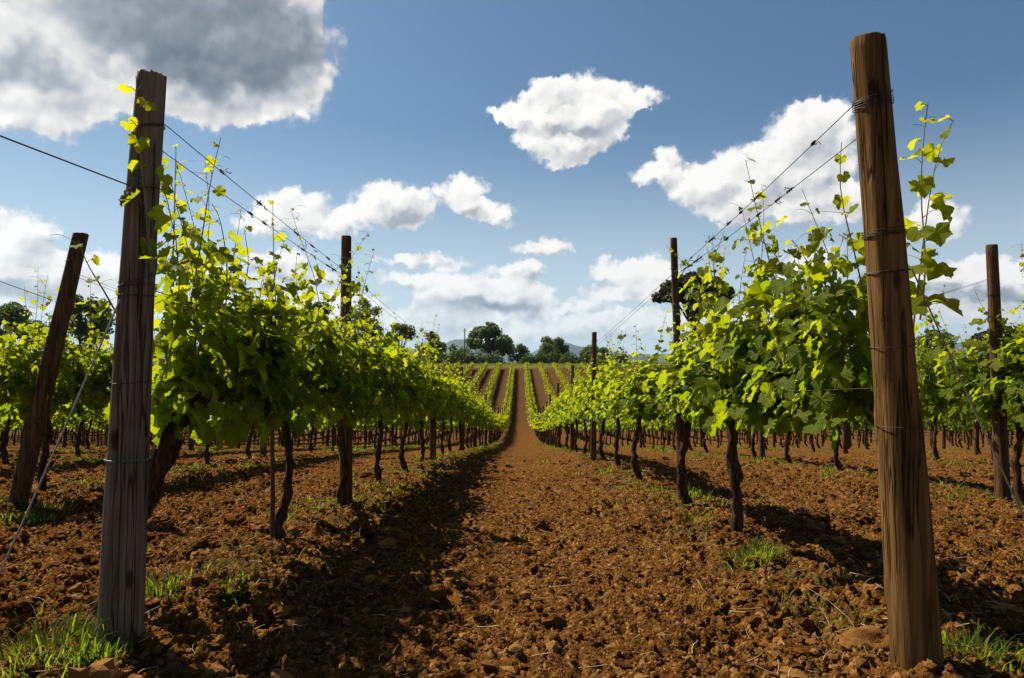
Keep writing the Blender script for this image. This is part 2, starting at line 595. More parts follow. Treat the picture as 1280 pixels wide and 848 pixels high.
def simple_material(name, c1, c2=None, scale=20, rough=.8, spec=.3, metal=0.0, stretch=(1, 1, 1), bstr=.4):
    m, g, out = mat(name)
    tc = g.n('ShaderNodeTexCoord')
    n_ = g.noise(g.map(tc.outputs['Object'], stretch), scale, 4, .6)
    col = g.mix(g.ramp(n_, .35, .68), c1, c2 or c1)
    b = principled(g, col, rough, spec, n_, bstr, .004)
    b.inputs['Metallic'].default_value = metal
    g.nt.links.new(b.outputs[0], out.inputs[0])
    return m


M_SOIL = soil_material()
M_CLOD = clod_material()
M_LEAF = leaf_material('vine_leaf', (.036, .078, .002, 1), (.170, .195, .006, 1), (.12, .25, .002, 1), (.66, .64, .006, 1), .56)
M_LEAF_FAR = leaf_material('vine_leaf_distant', (.05, .092, .003, 1), (.18, .20, .008, 1), (.16, .25, .003, 1), (.62, .58, .010, 1), .55, veins=False)
M_STEM = simple_material('green_shoot', (.10, .13, .025, 1), (.17, .12, .04, 1), 9, .55, .4)
M_BARK = simple_material('vine_bark', (.020, .011, .006, 1), (.085, .052, .028, 1), 1, .95, .02, stretch=(60, 60, 7), bstr=1.0)
M_POST_L = wood_material('weathered_post_wood', (.105, .076, .050, 1), (.215, .160, .110, 1), (.075, .052, .034, 1), 1.0, .8)
M_POST_R = wood_material('brown_post_wood', (.085, .043, .012, 1), (.195, .108, .035, 1), (.045, .022, .008, 1), 1.0, .8)
M_POST_D = wood_material('dark_post_wood', (.065, .034, .015, 1), (.14, .080, .038, 1), (.045, .025, .012, 1), 1.0, .5)
M_WIRE = simple_material('rusted_wire', (.03, .024, .02, 1), (.075, .058, .046, 1), 60, .55, .5, .6)
M_GUY = simple_material('pale_galvanised_wire', (.22, .20, .17, 1), (.32, .30, .26, 1), 40, .5, .5, .3)
M_GREEN = simple_material('green_plastic_tie', (.01, .12, .06, 1), (.015, .17, .08, 1), 40, .4, .5)
M_GRASS = leaf_material('grass_blade', (.022, .050, .006, 1), (.09, .11, .018, 1), (.09, .17, .006, 1), (.34, .40, .02, 1), .5, .6, .05, veins=False)
M_STRAW = simple_material('dry_straw', (.28, .20, .085, 1), (.46, .36, .18, 1), 9, .75, .3)
M_CROWN = leaf_material('tree_leaf', (.030, .066, .006, 1), (.105, .150, .018, 1), (.05, .13, .005, 1), (.19, .27, .014, 1), .25, .6, .25, veins=False)
M_PINE = leaf_material('pine_needles', (.014, .022, .004, 1), (.045, .050, .008, 1), (.02, .03, .003, 1), (.06, .065, .006, 1), .12, .7, .2, veins=False)
M_TBARK = simple_material('tree_bark', (.035, .026, .018, 1), (.085, .062, .045, 1), 1, .95, .1, stretch=(5, 5, 1))
M_STONE = simple_material('pale_stone', (.14, .085, .045, 1), (.22, .15, .095, 1), 18, .9, .2, bstr=.8)
M_HILL = simple_material('wooded_mountain', (.02, .03, .018, 1), (.055, .06, .04, 1), .0012, .95, .1)

# ------------------------------------------------------------------ ground sheet
def build_ground():
    ys = [-400., -120, -40, -15, -8, -5, -3, -2, -1, -.4]
    y = 0.0
    while y < 60:
        ys.append(y)
        y += max(.012, .0055 * y)
    while y < 320:
        ys.append(y)
        y += .016 * y
    ys += [400, 600, 1000, 2000, 5000, 12000, 30000]
    ys = np.array(ys)
    s = np.linspace(-1, 1, 860)
    out_ = np.array([1.15, 1.5, 2.2, 3.5, 6, 12, 30, 100, 800])
    s = np.concatenate([-out_[::-1], s, out_])
    w = 1.6 + .95 * np.clip(ys, 0, 320)
    X = s[None] * w[:, None]
    Y = np.repeat(ys[:, None], len(s), 1)
    X = np.clip(X, -30000, 30000)
    Z = ground(X, Y)
    V = np.stack([X, Y, Z], -1).reshape(-1, 3)
    nr, nc = len(ys), len(s)
    i = np.arange(nr - 1)[:, None] * nc
    j = np.arange(nc - 1)[None]
    q = np.stack([i + j, i + j + 1, i + nc + j + 1, i + nc + j], -1).reshape(-1, 4)
    b = MB().add(V, q)
    o = link('ground', b.mesh('ground', M_SOIL))
    tag(o, 'reddish brown tilled soil dipping to a hollow and rising again', 'ground', kind='structure')
build_ground()


def icosphere(sub):
    t = (1 + 5 ** .5) / 2
    v = np.array([(-1, t, 0), (1, t, 0), (-1, -t, 0), (1, -t, 0), (0, -1, t), (0, 1, t), (0, -1, -t), (0, 1, -t), (t, 0, -1), (t, 0, 1), (-t, 0, -1), (-t, 0, 1)], float)
    f = [(0, 11, 5), (0, 5, 1), (0, 1, 7), (0, 7, 10), (0, 10, 11), (1, 5, 9), (5, 11, 4), (11, 10, 2), (10, 7, 6), (7, 1, 8), (3, 9, 4), (3, 4, 2), (3, 2, 6), (3, 6, 8), (3, 8, 9), (4, 9, 5), (2, 4, 11), (6, 2, 10), (8, 6, 7), (9, 8, 1)]
    v /= np.linalg.norm(v, axis=1)[:, None]
    for _ in range(sub):
        vs, cache, nf = list(v), {}, []
        def mid(a, b):
            k = (min(a, b), max(a, b))
            if k not in cache:
                p = vs[a] + vs[b]
                vs.append(p / np.linalg.norm(p))
                cache[k] = len(vs) - 1
            return cache[k]
        for a, b, c in f:
            ab, bc, ca = mid(a, b), mid(b, c), mid(c, a)
            nf += [(a, ab, ca), (b, bc, ab), (c, ca, bc), (ab, bc, ca)]
        v, f = np.array(vs), nf
    return v, np.array(f)


def rot_z(a):
    c, s = np.cos(a), np.sin(a)
    z, o = np.zeros_like(c), np.ones_like(c)
    return np.stack([np.stack([c, -s, z], -1), np.stack([s, c, z], -1), np.stack([z, z, o], -1)], -2)


def build_clods():
    rng = np.random.RandomState(3)
    b = MB()
    for sub, n, lo, hi, ymax in ((0, 60000, .004, .014, 9.0), (0, 16000, .010, .026, 14.0), (1, 4000, .016, .034, 13.0), (2, 1500, .028, .065, 14.0)):
        tv, tf = icosphere(sub)
        # denser towards the camera, in the wedge one can see and a little beyond
        y = 1.0 + (ymax - 1.0) * rng.rand(n) ** 1.35
        x = (rng.rand(n) * 2 - 1) * (1.0 + .95 * y)
        path = np.exp(-((x - .15) / .8) ** 4)
        keep = rng.rand(n) > path * (.15 if hi < .02 else (.55 if hi < .04 else .97))
        keep &= rng.rand(n) < .35 + 1.6 * np.clip(vnoise(x / .5, y / .5, 77) + .45, 0, 1)
        x, y = x[keep], y[keep]
        k = len(x)
        s = lo + (hi - lo) * rng.rand(k) ** 1.8
        z = ground(x, y) + s * .12
        if sub < 2:
            lump = 1 + (.42 if sub == 0 else .30) * (rng.rand(k, len(tv)) - .5) * 2
        else:
            o3 = rng.rand(k, 1) * 200
            lump = 1 + .9 * (fbm(tv[None, :, 0] * 1.7 + o3, tv[None, :, 1] * 1.7 + tv[None, :, 2] * 1.9 + 31, 4, 66, .65))
        v = tv[None] * lump[..., None]
        v = v * (np.stack([1 + .5 * rng.rand(k), .8 + .4 * rng.rand(k), .55 + .35 * rng.rand(k)], -1) * s[:, None])[:, None]
        v = np.einsum('nij,nvj->nvi', rot_z(rng.rand(k) * 6.28), v) + np.stack([x, y, z], -1)[:, None]
        f = tf[None] + (np.arange(k) * len(tv))[:, None, None]
        b.add(v.reshape(-1, 3), f.reshape(-1, 3))
    o = link('soil_clods', b.mesh('soil_clods', M_CLOD, smooth=False))
    tag(o, 'crumbly red brown clods covering the tilled soil', 'soil clods', kind='stuff')


def build_straw():
    rng = np.random.RandomState(8)
    b = MB()
    n = 2600
    y = 1.3 + 13 * rng.rand(n) ** 1.5
    x = (rng.rand(n) * 2 - 1) * (.8 + .8 * y)
    right = (x > .8).astype(float)
    keep = rng.rand(n) < .45 + .5 * right
    for px, py in zip(x[keep], y[keep]):
        L = .010 + .045 * rng.rand() ** 2
        a = rng.rand() * 6.28
        p = np.array([px, py])
        t = np.linspace(-1, 1, 4)[:, None] * L * np.array([math.cos(a), math.sin(a)])
        t = t + (np.linspace(-1, 1, 4) ** 2)[:, None] * L * .25 * rng.randn() * np.array([-math.sin(a), math.cos(a)])
        q = p + t
        z = ground(q[:, 0], q[:, 1]).max() + .012 + .016 * rng.rand() + np.linspace(0, 1, 4) * .02 * rng.randn()
        b.tube(np.column_stack([q, z]), .0008 + .0012 * rng.rand(), 3, cap=False)
    for i in range(420):            # dry stalks standing and lying along the rows
        k = rng.choice([-2, -1, 1, 2])
        y = 2.2 + 10 * rng.rand()
        x = row_x(k) + rng.randn() * .35
        if abs(x) > 1 + .85 * y:
            continue
        z = float(ground(np.array([x]), np.array([y]))[0])
        a, h = rng.rand() * 6.28, .04 + .12 * rng.rand() ** 2
        l = h * (.4 + 1.2 * rng.rand())
        w = np.linspace(0, 1, 4)
        b.tube(np.stack([x + math.cos(a) * l * w ** 1.5, y + math.sin(a) * l * w ** 1.5, z + h * (w - .35 * w * w)], -1), [.0018, .0015, .0012, .0007], 3, cap=False)
    o = link('straw_litter', b.mesh('straw_litter', M_STRAW))
    tag(o, 'thin pale straws scattered over the soil', 'straw', kind='stuff')


build_clods()
build_straw()


# ------------------------------------------------------------------ grass
def blades(b, rng, cx, cy, n, rad, h, lean=.5, width=.004, zoff=0.0, squash=1.0):
    a = rng.rand(n) * 6.28
    r = rad * np.sqrt(rng.rand(n))
    x, y = cx + np.cos(a) * r, cy + np.sin(a) * r * squash
    z = ground(x, y) - .01 + zoff
    hh = h * (.35 + .65 * rng.rand(n)) * (1 - .4 * r / rad)
    da = a + rng.randn(n) * .8
    dx, dy = np.cos(da), np.sin(da)
    ln = lean * (.2 + rng.rand(n)) * hh
    wx, wy = -dy * width * (.6 + .8 * rng.rand(n)), dx * width * (.6 + .8 * rng.rand(n))
    pts = []
    for t, wf in ((0, 1.), (.45, .85), (.8, .5)):
        px, py = x + dx * ln * t ** 1.8, y + dy * ln * t ** 1.8
        pz = z + hh * (t - .18 * t * t * lean)
        pts += [np.stack([px - wx * wf, py - wy * wf, pz], -1), np.stack([px + wx * wf, py + wy * wf, pz], -1)]
    pts.append(np.stack([x + dx * ln * 1.1, y + dy * ln * 1.1, z + hh * (1 - .3 * lean)], -1))
    v = np.stack(pts, 1)
    q = np.array([(0, 1, 3, 2), (2, 3, 5, 4)])
    t_ = np.array([(4, 5, 6)])
    base = (np.arange(n) * 7)[:, None, None]
    n0 = b.n
    tint = np.repeat(np.clip(rng.rand(n) * 1.1 - .1, 0, 1), 7)
    b.add(v.reshape(-1, 3), (q[None] + base).reshape(-1, 4), 0, tint)
    b.f.append((t_[None] + base).reshape(-1, 3) + n0)
    b.mi.append(np.zeros(n))


def ground_at(px, py):
    """where the ray of a pixel meets the ground"""
    d = pdir(px, py)
    lo, hi = .5, 300.
    for _ in range(60):
        mid = (lo + hi) / 2
        p = np.array([d.x, d.y, d.z]) * (mid / d.y)
        if CAMZ + p[2] > gz(p[0], mid):
            lo = mid
        else:
            hi = mid
    return d.x * lo / d.y, lo


TUFTS = [  # pixel, blades, radius, height, label
    (285, 748, 150, .075, .13, 'small bright tuft of grass alone on the soil right of the grey tied post'),
    (198, 752, 160, .09, .16, 'grass tuft in shade close against the foot of the grey tied post'),
    (45, 838, 420, .26, .22, 'broad sunlit clump of tall grass in the near corner left of the grey post'),
    (118, 838, 220, .12, .16, 'grass clump at the front of the grey tied post'),
    (945, 702, 330, .17, .15, 'bright grass clump round the vine trunk right of the path'),
    (1215, 828, 260, .16, .17, 'arching grass clump at the foot of the brown end post'),
    (1062, 782, 60, .08, .07, 'few short blades of grass left of the brown end post'),
    (870, 655, 160, .14, .11, 'low grass clump behind the bright clump right of the path'),
    (30, 655, 420, .22, .10, 'flat green weeds beside the leaning post left of the path'),
    (108, 578, 240, .20, .12, 'low green grass between the leaning post and the grey tied post'),
    (318, 585, 160, .16, .14, 'grass tuft below the second row between two vine trunks left of path'),
    (500, 622, 220, .17, .10, 'pale grass tuft beside the dark second post left of the path'),
    (1040, 590, 160, .14, .15, 'bright weed clump behind the first vine row right of the path'),
    (1185, 582, 180, .15, .14, 'grass clump below the second row right of the path'),
]


def build_grass():
    rng = np.random.RandomState(5)
    for px, py, n, rad, h, lab in TUFTS:
        x, y = ground_at(px, py)
        b = MB()
        blades(b, rng, x, y, n, rad, h, .75, .0032)
        V = np.vstack(b.v)
        z = gz(x, y)
        b.v = [V - np.array([x, y, z])]
        o = link('grass_tuft', b.mesh('grass_tuft', M_GRASS, attrs=True), loc=(x, y, z))
        tag(o, lab, 'grass tuft', 'grass tufts on the soil')
    b = MB()
    for i in range(3200):
        k = rng.choice([-3, -2, -1, 1, 2, 3, -4, 4], p=[.12, .2, .18, .14, .16, .1, .05, .05])
        y = 3 + 40 * rng.rand() ** 1.6
        x = row_x(k) + rng.randn() * .30
        if vnoise(np.array([x / .9]), np.array([y / .9]), 55)[0] < -.02:
            continue
        if abs(x) > 1.0 + .9 * y:
            continue
        if abs(k) == 1 and y < 4.6 and rng.rand() < .7:
            continue
        blades(b, rng, x, y, rng.randint(8, 30), .05 + .12 * rng.rand(), .05 + .14 * rng.rand() ** 2, .8, .003 + .0004 * y)
    for i in range(5000):       # the grass headland and the foot of the far trees
        x, y = rng.rand() * 90 - 45, 149 + rng.rand() * 40
        blades(b, rng, x, y, 4, .5, .25, .6, .05)
    o = link('grass', b.mesh('grass', M_GRASS, attrs=True))
    tag(o, 'short grass and weeds growing under the vine rows', 'grass', kind='stuff')


build_grass()

# ------------------------------------------------------------------ vine leaves
OUT_HI = [(0, 1.0), (8, .90), (16, .90), (23, .80), (31, .74), (38, .80), (46, .84), (55, .94), (63, .84), (73, .82), (82, .72), (92, .74),
          (101, .80), (112, .86), (124, .80), (137, .78), (150, .70), (163, .60), (180, .14)]
OUT_MID = [(0, 1.0), (28, .78), (52, .94), (85, .72), (115, .84), (150, .66), (180, .14)]
OUT_LO = [(0, 1.0), (60, .85), (120, .75), (180, .3)]


def leaf_template(out_):
    pos = [(a, r) for a, r in out_]
    full = pos + [(-a, r) for a, r in pos[-2:0:-1]]
    p = np.array([(r * math.sin(R(a)), r * math.cos(R(a)) - 0.0) for a, r in full])
    p = np.vstack([[0, 0], p])
    n = len(full)
    f = np.array([(0, 1 + (i + 1) % n, 1 + i) for i in range(n)])
    return p, f


TPL = {k: leaf_template(o) for k, o in (('hi', OUT_HI), ('mid', OUT_MID), ('lo', OUT_LO))}


def add_leaves(b, rng, pos, nrm, tip, size, tint, lod, mi=0):
    """pos: centres, nrm: facing, tip: where the point of the blade hangs"""
    P, Fc = TPL[lod]
    n = len(pos)
    nrm = nrm / (np.linalg.norm(nrm, axis=1)[:, None] + 1e-9)
    tip = tip - nrm * np.sum(tip * nrm, 1)[:, None]
    tip = tip / (np.linalg.norm(tip, axis=1)[:, None] + 1e-9)
    sd = np.cross(tip, nrm)
    u, v = P[:, 0][None], P[:, 1][None]
    fold = (.12 + .42 * rng.rand(n))[:, None]
    curl = (rng.rand(n) * .55 - .12)[:, None]
    wob = (.05 + .10 * rng.rand(n))[:, None]
    ph = (rng.rand(n) * 6.28)[:, None]
    th = np.arctan2(u, v)
    rr = np.sqrt(u * u + v * v)
    h = fold * np.abs(u) - curl * rr * rr + wob * rr * np.sin(5 * th + ph)
    if lod == 'hi':
        h = h + .05 * rng.randn(n, len(P)) * (rr > .2)
    asp = (.92 + .2 * rng.rand(n))[:, None]
    V = pos[:, None] + size[:, None, None] * ((u * asp)[..., None] * sd[:, None] + v[..., None] * tip[:, None] + h[..., None] * nrm[:, None])
    f = Fc[None] + (np.arange(n) * len(P))[:, None, None]
    uv = np.broadcast_to(P[None], (n, len(P), 2)).reshape(-1, 2)
    b.add(V.reshape(-1, 3), f.reshape(-1, 3), mi, np.repeat(tint, len(P)), uv)


def add_shoot(b, rng, pts, lod, size=.07, step=.07, tip_small=.28, density=1.0, stem_r=.0035, tendrils=True, extra=0.0, tint0=.12, first=.0):
    """a green cane with alternate leaves; stem material 1, leaves material 0"""
    pts = np.asarray(pts, float)
    seg = np.linalg.norm(np.diff(pts, axis=0), axis=1)
    cum = np.concatenate([[0], np.cumsum(seg)])
    L = cum[-1]
    if lod != 'lo':
        k = 9 if lod == 'hi' else 5
        tt = np.linspace(0, L, k)
        q = np.stack([np.interp(tt, cum, pts[:, i]) for i in range(3)], -1)
        b.tube(q, np.linspace(stem_r, stem_r * .35, k), 5 if lod == 'hi' else 3, mi=1, cap=False)
    s = np.arange(first * L + .02, L, step)
    s = s + rng.randn(len(s)) * step * .15
    s = np.clip(s, 0, L)
    t = s / L
    base = np.stack([np.interp(s, cum, pts[:, i]) for i in range(3)], -1)
    n = len(s)
    side = np.where(np.arange(n) % 2 == 0, 1., -1.)
    ph = rng.rand() * 6.28
    az = ph + np.where(side > 0, 0, np.pi) + rng.randn(n) * .6
    dirh = np.stack([np.cos(az), np.sin(az), .25 + .3 * rng.rand(n)], -1)
    sz = size * (1 - (1 - tip_small) * np.clip((t - .35) / .65, 0, 1) ** 1.1) * (.72 + .5 * rng.rand(n))
    pet = sz * (.8 + .5 * rng.rand(n))
    c = base + dirh * pet[:, None]
    nr = np.stack([np.cos(az) * .6, np.sin(az) * .6, .55 + .4 * rng.rand(n)], -1) + rng.randn(n, 3) * .38
    tp = np.stack([np.cos(az) * .6, np.sin(az) * .6, -.9 + .5 * rng.rand(n)], -1) + rng.randn(n, 3) * .25
    tint = np.clip(tint0 + .65 * np.clip(t - .25, 0, 1) + rng.randn(n) * .1, 0, 1)
    tint = np.where(pts[:, 2].min() + 0 * t + base[:, 2] > 1.6, np.clip(tint + .15, 0, 1), tint)
    keep = rng.rand(n) < density
    add_leaves(b, rng, c[keep], nr[keep], tp[keep], sz[keep], tint[keep], lod)
    if lod == 'hi':
        for i in np.nonzero(keep)[0]:
            b.tube([base[i], base[i] * .4 + c[i] * .6 + (0, 0, .01), c[i]], [.0016, .0012, .001], 3, mi=1, cap=False)
    if tendrils and lod != 'lo':
        for i in range(n):
            if t[i] > .35 and rng.rand() < (.5 if lod == 'hi' else .2):
                a0 = rng.rand() * 6.28
                tl = .06 + .12 * rng.rand()
                w = np.linspace(0, 1, 6)
                curl = w * 2.4 * rng.randn()
                q = base[i] + np.stack([np.cos(a0 + curl) * w * tl * .7, np.sin(a0 + curl) * w * tl * .7, w * tl * (.8 - .5 * w)], -1)
                b.tube(q, [.0011] * 5 + [.0006], 3, mi=1, cap=False)
    if extra > 0:                # short laterals thicken the canopy
        m = int(n * extra)
        i = rng.randint(0, n, m)
        i = i[t[i] < .62 + .2 * rng.rand(m)]
        m = len(i)
        off = rng.randn(m, 3) * np.array([.085, .10, .07])
        az2 = np.arctan2(off[:, 1], off[:, 0])
        nr = np.stack([np.sign(off[:, 0]) * .75, np.sin(az2) * .3, .35 + .5 * rng.rand(m)], -1) + rng.randn(m, 3) * .42
        tp = np.stack([np.cos(az2) * .3, np.sin(az2) * .3, -np.ones(m)], -1) + rng.randn(m, 3) * .3
        s2 = size * (.55 + .65 * rng.rand(m))
        add_leaves(b, rng, base[i] + off, nr, tp, s2, np.clip(tint0 + .5 * t[i] + rng.randn(m) * .12, 0, 1), lod)


def shoot_path(rng, y0, L, lean=.12, z0=.95):
    k = 8
    w = np.linspace(0, 1, k)
    ax, ay = rng.randn() * lean, rng.randn() * lean * .9
    sag = max(0, L - .75) * .25 * rng.rand()
    bx, by = rng.randn() * .05, rng.randn() * .05
    x = rng.randn() * .035 + ax * w * L + bx * np.sin(w * 4) + ax * 2.0 * sag * w ** 3
    y = y0 + ay * w * L + by * np.sin(w * 5 + 1)
    z = z0 + L * w * (1 - .10 * abs(ax)) - sag * w ** 4
    return np.stack([x, y, z], -1)


def make_foliage(seed, lod, span=1.6, n_shoots=20, tall=.25, dens=1.0, hmean=.62, lo_scale=1.0):
    rng = np.random.RandomState(seed)
    b = MB()
    for i in range(n_shoots):
        y0 = -span / 2 + span * (i + rng.rand()) / n_shoots
        L = np.clip(rng.randn() * .15 + hmean, .35, 1.0)
        ex = 3.5
        if rng.rand() < tall:
            L = .9 + .5 * rng.rand()
            ex = .8
        size = (.072 if L < .9 else .054) * lo_scale
        stp = .068 if lod == 'hi' else (.072 if lod == 'mid' else .15)
        add_shoot(b, rng, shoot_path(rng, y0, L), lod, size, stp, extra=ex, density=dens)
    # low leaves round and under the cordon
    m = int((130 if lod != 'lo' else 24) * span / 1.6)
    p = np.stack([rng.randn(m) * .14, (rng.rand(m) - .5) * span, 1.0 - .26 * rng.rand(m) ** 1.5], -1)
    sg = np.sign(p[:, 0])
    nr = np.stack([sg * .9, rng.randn(m) * .3, .3 + .3 * rng.rand(m)], -1) + rng.randn(m, 3) * .3
    tp = np.stack([sg * .1, rng.randn(m) * .3, -np.ones(m)], -1)
    add_leaves(b, rng, p, nr, tp, .07 * lo_scale * (.7 + .5 * rng.rand(m)), np.clip(.1 + .2 * rng.rand(m), 0, 1), lod)
    return b


def make_trunk(seed, lod, path=None, r=.036):
    rng = np.random.RandomState(seed)
    k = 20 if lod != 'lo' else 4
    w = np.linspace(0, 1, k)
    if path is None:
        a, c = rng.randn() * .05, rng.randn() * .05
        pts = np.stack([a * np.sin(w * 3.5) + .02 * np.sin(w * 9 + c * 40), c * np.sin(w * 3) + .07 * rng.randn() * w, -.08 + w * 1.0], -1)
    else:
        p = np.asarray(path, float)
        t = np.linspace(0, 1, len(p))
        pts = np.stack([np.interp(w, t, p[:, i]) for i in range(3)], -1)
    if lod != 'lo':
        pts = pts + rng.randn(k, 3) * np.array([.007, .007, 0])
    rad = r * (1 + .12 * rng.randn(k)) * (1.25 - .5 * w + .35 * np.clip(1 - w * 6, 0, 1) + .28 * np.clip(w * 6 - 5, 0, 1))
    b = MB()
    b.tube(pts, rad, 10 if lod != 'lo' else 4, rough=.30 if lod != 'lo' else 0, seed=seed)
    return b, pts[-1]


def make_cordon(seed, lod, top, span=1.6, r=.020, sides=(-1, 1)):
    rng = np.random.RandomState(seed)
    b = MB()
    for sg in sides:
        k = 7 if lod != 'lo' else 3
        w = np.linspace(0, 1, k)
        p = np.stack([top[0] * (1 - w) + rng.randn() * .02 * w, top[1] * (1 - w) + sg * span / 2 * w,
                      (top[2] - .04) + (.97 - top[2] + .04) * np.clip(w * 2.5, 0, 1) + .02 * np.sin(w * 7 + seed)], -1)
        b.tube(p, r * (1.15 - .6 * w), 7 if lod != 'lo' else 3, rough=.2 if lod != 'lo' else 0, seed=seed + sg)
    return b


ORD = ['', 'first', 'second', 'third', 'fourth', 'fifth', 'sixth', 'seventh', 'eighth', 'ninth', 'tenth', 'eleventh', 'twelfth', 'thirteenth',
       'fourteenth', 'fifteenth', 'sixteenth', 'seventeenth', 'eighteenth', 'nineteenth', 'twentieth']
TENS = {2: 'twenty', 3: 'thirty', 4: 'forty', 5: 'fifty', 6: 'sixty', 7: 'seventy', 8: 'eighty', 9: 'ninety'}


def ordinal(n):
    if n <= 20:
        return ORD[n]
    if n % 10:
        return TENS[n // 10] + '-' + ORD[n % 10]
    return {3: 'thirtieth', 4: 'fortieth', 5: 'fiftieth', 6: 'sixtieth', 7: 'seventieth', 8: 'eightieth', 9: 'ninetieth'}[n // 10]


def row_name(k):
    s = 'right' if k > 0 else 'left'
    return ('first' if abs(k) == 1 else ordinal(abs(k))) + ' row ' + s + ' of the path'


def row_start(k):
    if k == -1:
        return 2.75
    if k == 1:
        return 2.55
    if k < 0:
        return 5.8 + 3.3 * (abs(k) - 2)
    return 3.2


# ------------------------------------------------------------------ posts
def post_mesh(seed, h, r0, r1, m_, lean=(0, 0), bend=(0, 0), crack=None, crack2=None, jag=.010, sides=40, rings=70):
    rng = np.random.RandomState(seed)
    b = MB()
    w = np.linspace(0, 1, rings)
    z = -.35 + (h + .35) * w
    wz = np.clip(z / h, -.15, 1)
    th = np.arange(sides) / sides * 2 * np.pi
    W, T = np.meshgrid(wz, th, indexing='ij')
    rad = r0 + (r1 - r0) * W
    rad = rad * (1 + .055 * fbm(np.cos(T) * 1.4 + 5 + seed, W * 3.5 + np.sin(T) * 1.4, 3, seed) * 2)
    rad = rad * (1 + .05 * vnoise(T * 6 / 6.28 * 2 + seed, W * 1.2, seed + 9))
    rad = rad + .0025 * vnoise(np.cos(T) * 14 + 40, np.sin(T) * 14 + W * 4 + 40, seed + 4)
    for cr in (crack, crack2):
        if cr:
            a0, w0, dep, lo, hi = cr
            dd = np.angle(np.exp(1j * (T - a0 - .10 * np.sin(W * 7 + seed) - .05 * np.sin(W * 23))))
            rad = rad - dep * np.exp(-(dd / w0) ** 2) * np.clip((W - lo) * 14, 0, 1) * np.clip((hi - W) * 14 + .2, 0, 1)
    # a few knots stand proud
    for _ in range(9):
        ka, kz = rng.rand() * 6.28, .1 + .85 * rng.rand()
        dd = np.angle(np.exp(1j * (T - ka)))
        rad = rad + .010 * np.exp(-(dd / .24) ** 2 - ((W - kz) * h / .035) ** 2) - .014 * np.exp(-(dd / .10) ** 2 - ((W - kz) * h / .013) ** 2)
    cx = lean[0] * W + bend[0] * np.sin(W * np.pi)
    cy = lean[1] * W + bend[1] * np.sin(W * np.pi)
    X, Y = cx + rad * np.cos(T), cy + rad * np.sin(T)
    Z = np.repeat(z[:, None], sides, 1)
    Z[-1] += jag * (rng.rand(sides) - .5) * 2
    V = np.stack([X, Y, Z], -1)
    # rounded, slightly broken top
    tops = []
    c = np.array([lean[0], lean[1], h])
    for k, (f, dz) in enumerate(((.93, .006), (.6, .010), (.25, .008))):
        ring = c + (V[-1] - c) * np.array([f, f, .6])
        ring[:, 2] += dz + jag * .6 * (rng.rand(sides) - .5)
        tops.append(ring)
    V = np.concatenate([V, np.stack(tops)], 0)
    n = len(V)
    i = np.arange(n - 1)[:, None] * sides
    j = np.arange(sides)[None]
    j2 = (j + 1) % sides
    q = np.stack([i + j, i + j2, i + sides + j2, i + sides + j], -1).reshape(-1, 4)
    b.add(V.reshape(-1, 3), q)
    jj = np.arange(sides)
    vv = np.vstack([V[-1], c + [0, 0, .008]])
    b.add(vv, np.stack([jj, (jj + 1) % sides, np.full(sides, sides)], -1))

    def centre(zz):
        t = zz / h
        return np.array([lean[0] * t + bend[0] * math.sin(t * math.pi), lean[1] * t + bend[1] * math.sin(t * math.pi), zz]), r0 + (r1 - r0) * t
    return b.mesh('wooden_post', m_), centre


def wrap(parent, centre, z, turns=3, tilt=.02, wr=.0017, m_=None, seed=0, rough=.006, name='wire_wrap'):
    rng = np.random.RandomState(seed)
    k = int(22 * turns)
    w = np.linspace(0, 1, k)
    c, r = centre(z)
    a = w * turns * 2 * np.pi + rng.rand() * 6
    rr = r * 1.05 + wr + rough * .4 * np.abs(np.sin(a * .5 + 1))
    p = np.stack([c[0] + np.cos(a) * rr, c[1] + np.sin(a) * rr, z + tilt * np.sin(a + 1) + rough * turns * 1.0 * (w - .5) * 2 + .003 * rng.randn(k).cumsum() * .2], -1)
    b = MB().tube(p, wr, 5)
    return link(name, b.mesh(name, m_ or M_WIRE), parent)


# the near end posts, one by one
H = 2.3
me, cL = post_mesh(1, 2.16, .078, .050, M_POST_L, lean=(.088, 0), bend=(-.012, 0), crack=(-1.75, .05, .022, -.2, .93), crack2=(-.9, .04, .014, .1, .8), jag=.009)
LX, LY = at(150, 800, 2.56)[0], 2.56
post_L = link('wooden_post', me, loc=(LX, LY, gz(LX, LY)))
tag(post_L, 'thick weathered grey end post with a green tie and vine shoot, left of the path', 'post', 'wooden posts of the vine rows')
for z, t, ti in ((1.96, 1.5, .01), (1.72, 1, .008), (1.38, 1, .03), (1.36, 1, .006), (1.32, 1, .0), (.995, 1, .003)):
    wrap(post_L, cL, z, t, ti, seed=int(z * 100), rough=.003)
wrap(post_L, cL, .705, 1.02, .0, .0028, M_GREEN, 4, .001, 'plastic_tie')

me, cR = post_mesh(2, 2.21, .080, .058, M_POST_R, lean=(-.128, .02), bend=(.006, 0), crack=(-1.35, .05, .016, -.2, .5), crack2=(-2.0, .04, .010, .45, .97), jag=.005)
RX, RY = at(1146, 828, 2.41)[0], 2.41
post_R = link('wooden_post', me, loc=(RX, RY, gz(RX, RY)))
tag(post_R, 'thick brown round end post bound with wire, right of the path', 'post', 'wooden posts of the vine rows')
for z, t, ti in ((1.98, 4, .012), (2.0, 2, .02), (1.52, 4, .008), (1.38, 2, .010), (1.12, 1, .01), (.84, 1, .003)):
    wrap(post_R, cR, z, t, ti, seed=int(z * 100), rough=.004 if t > 2 else .002, wr=.0014)

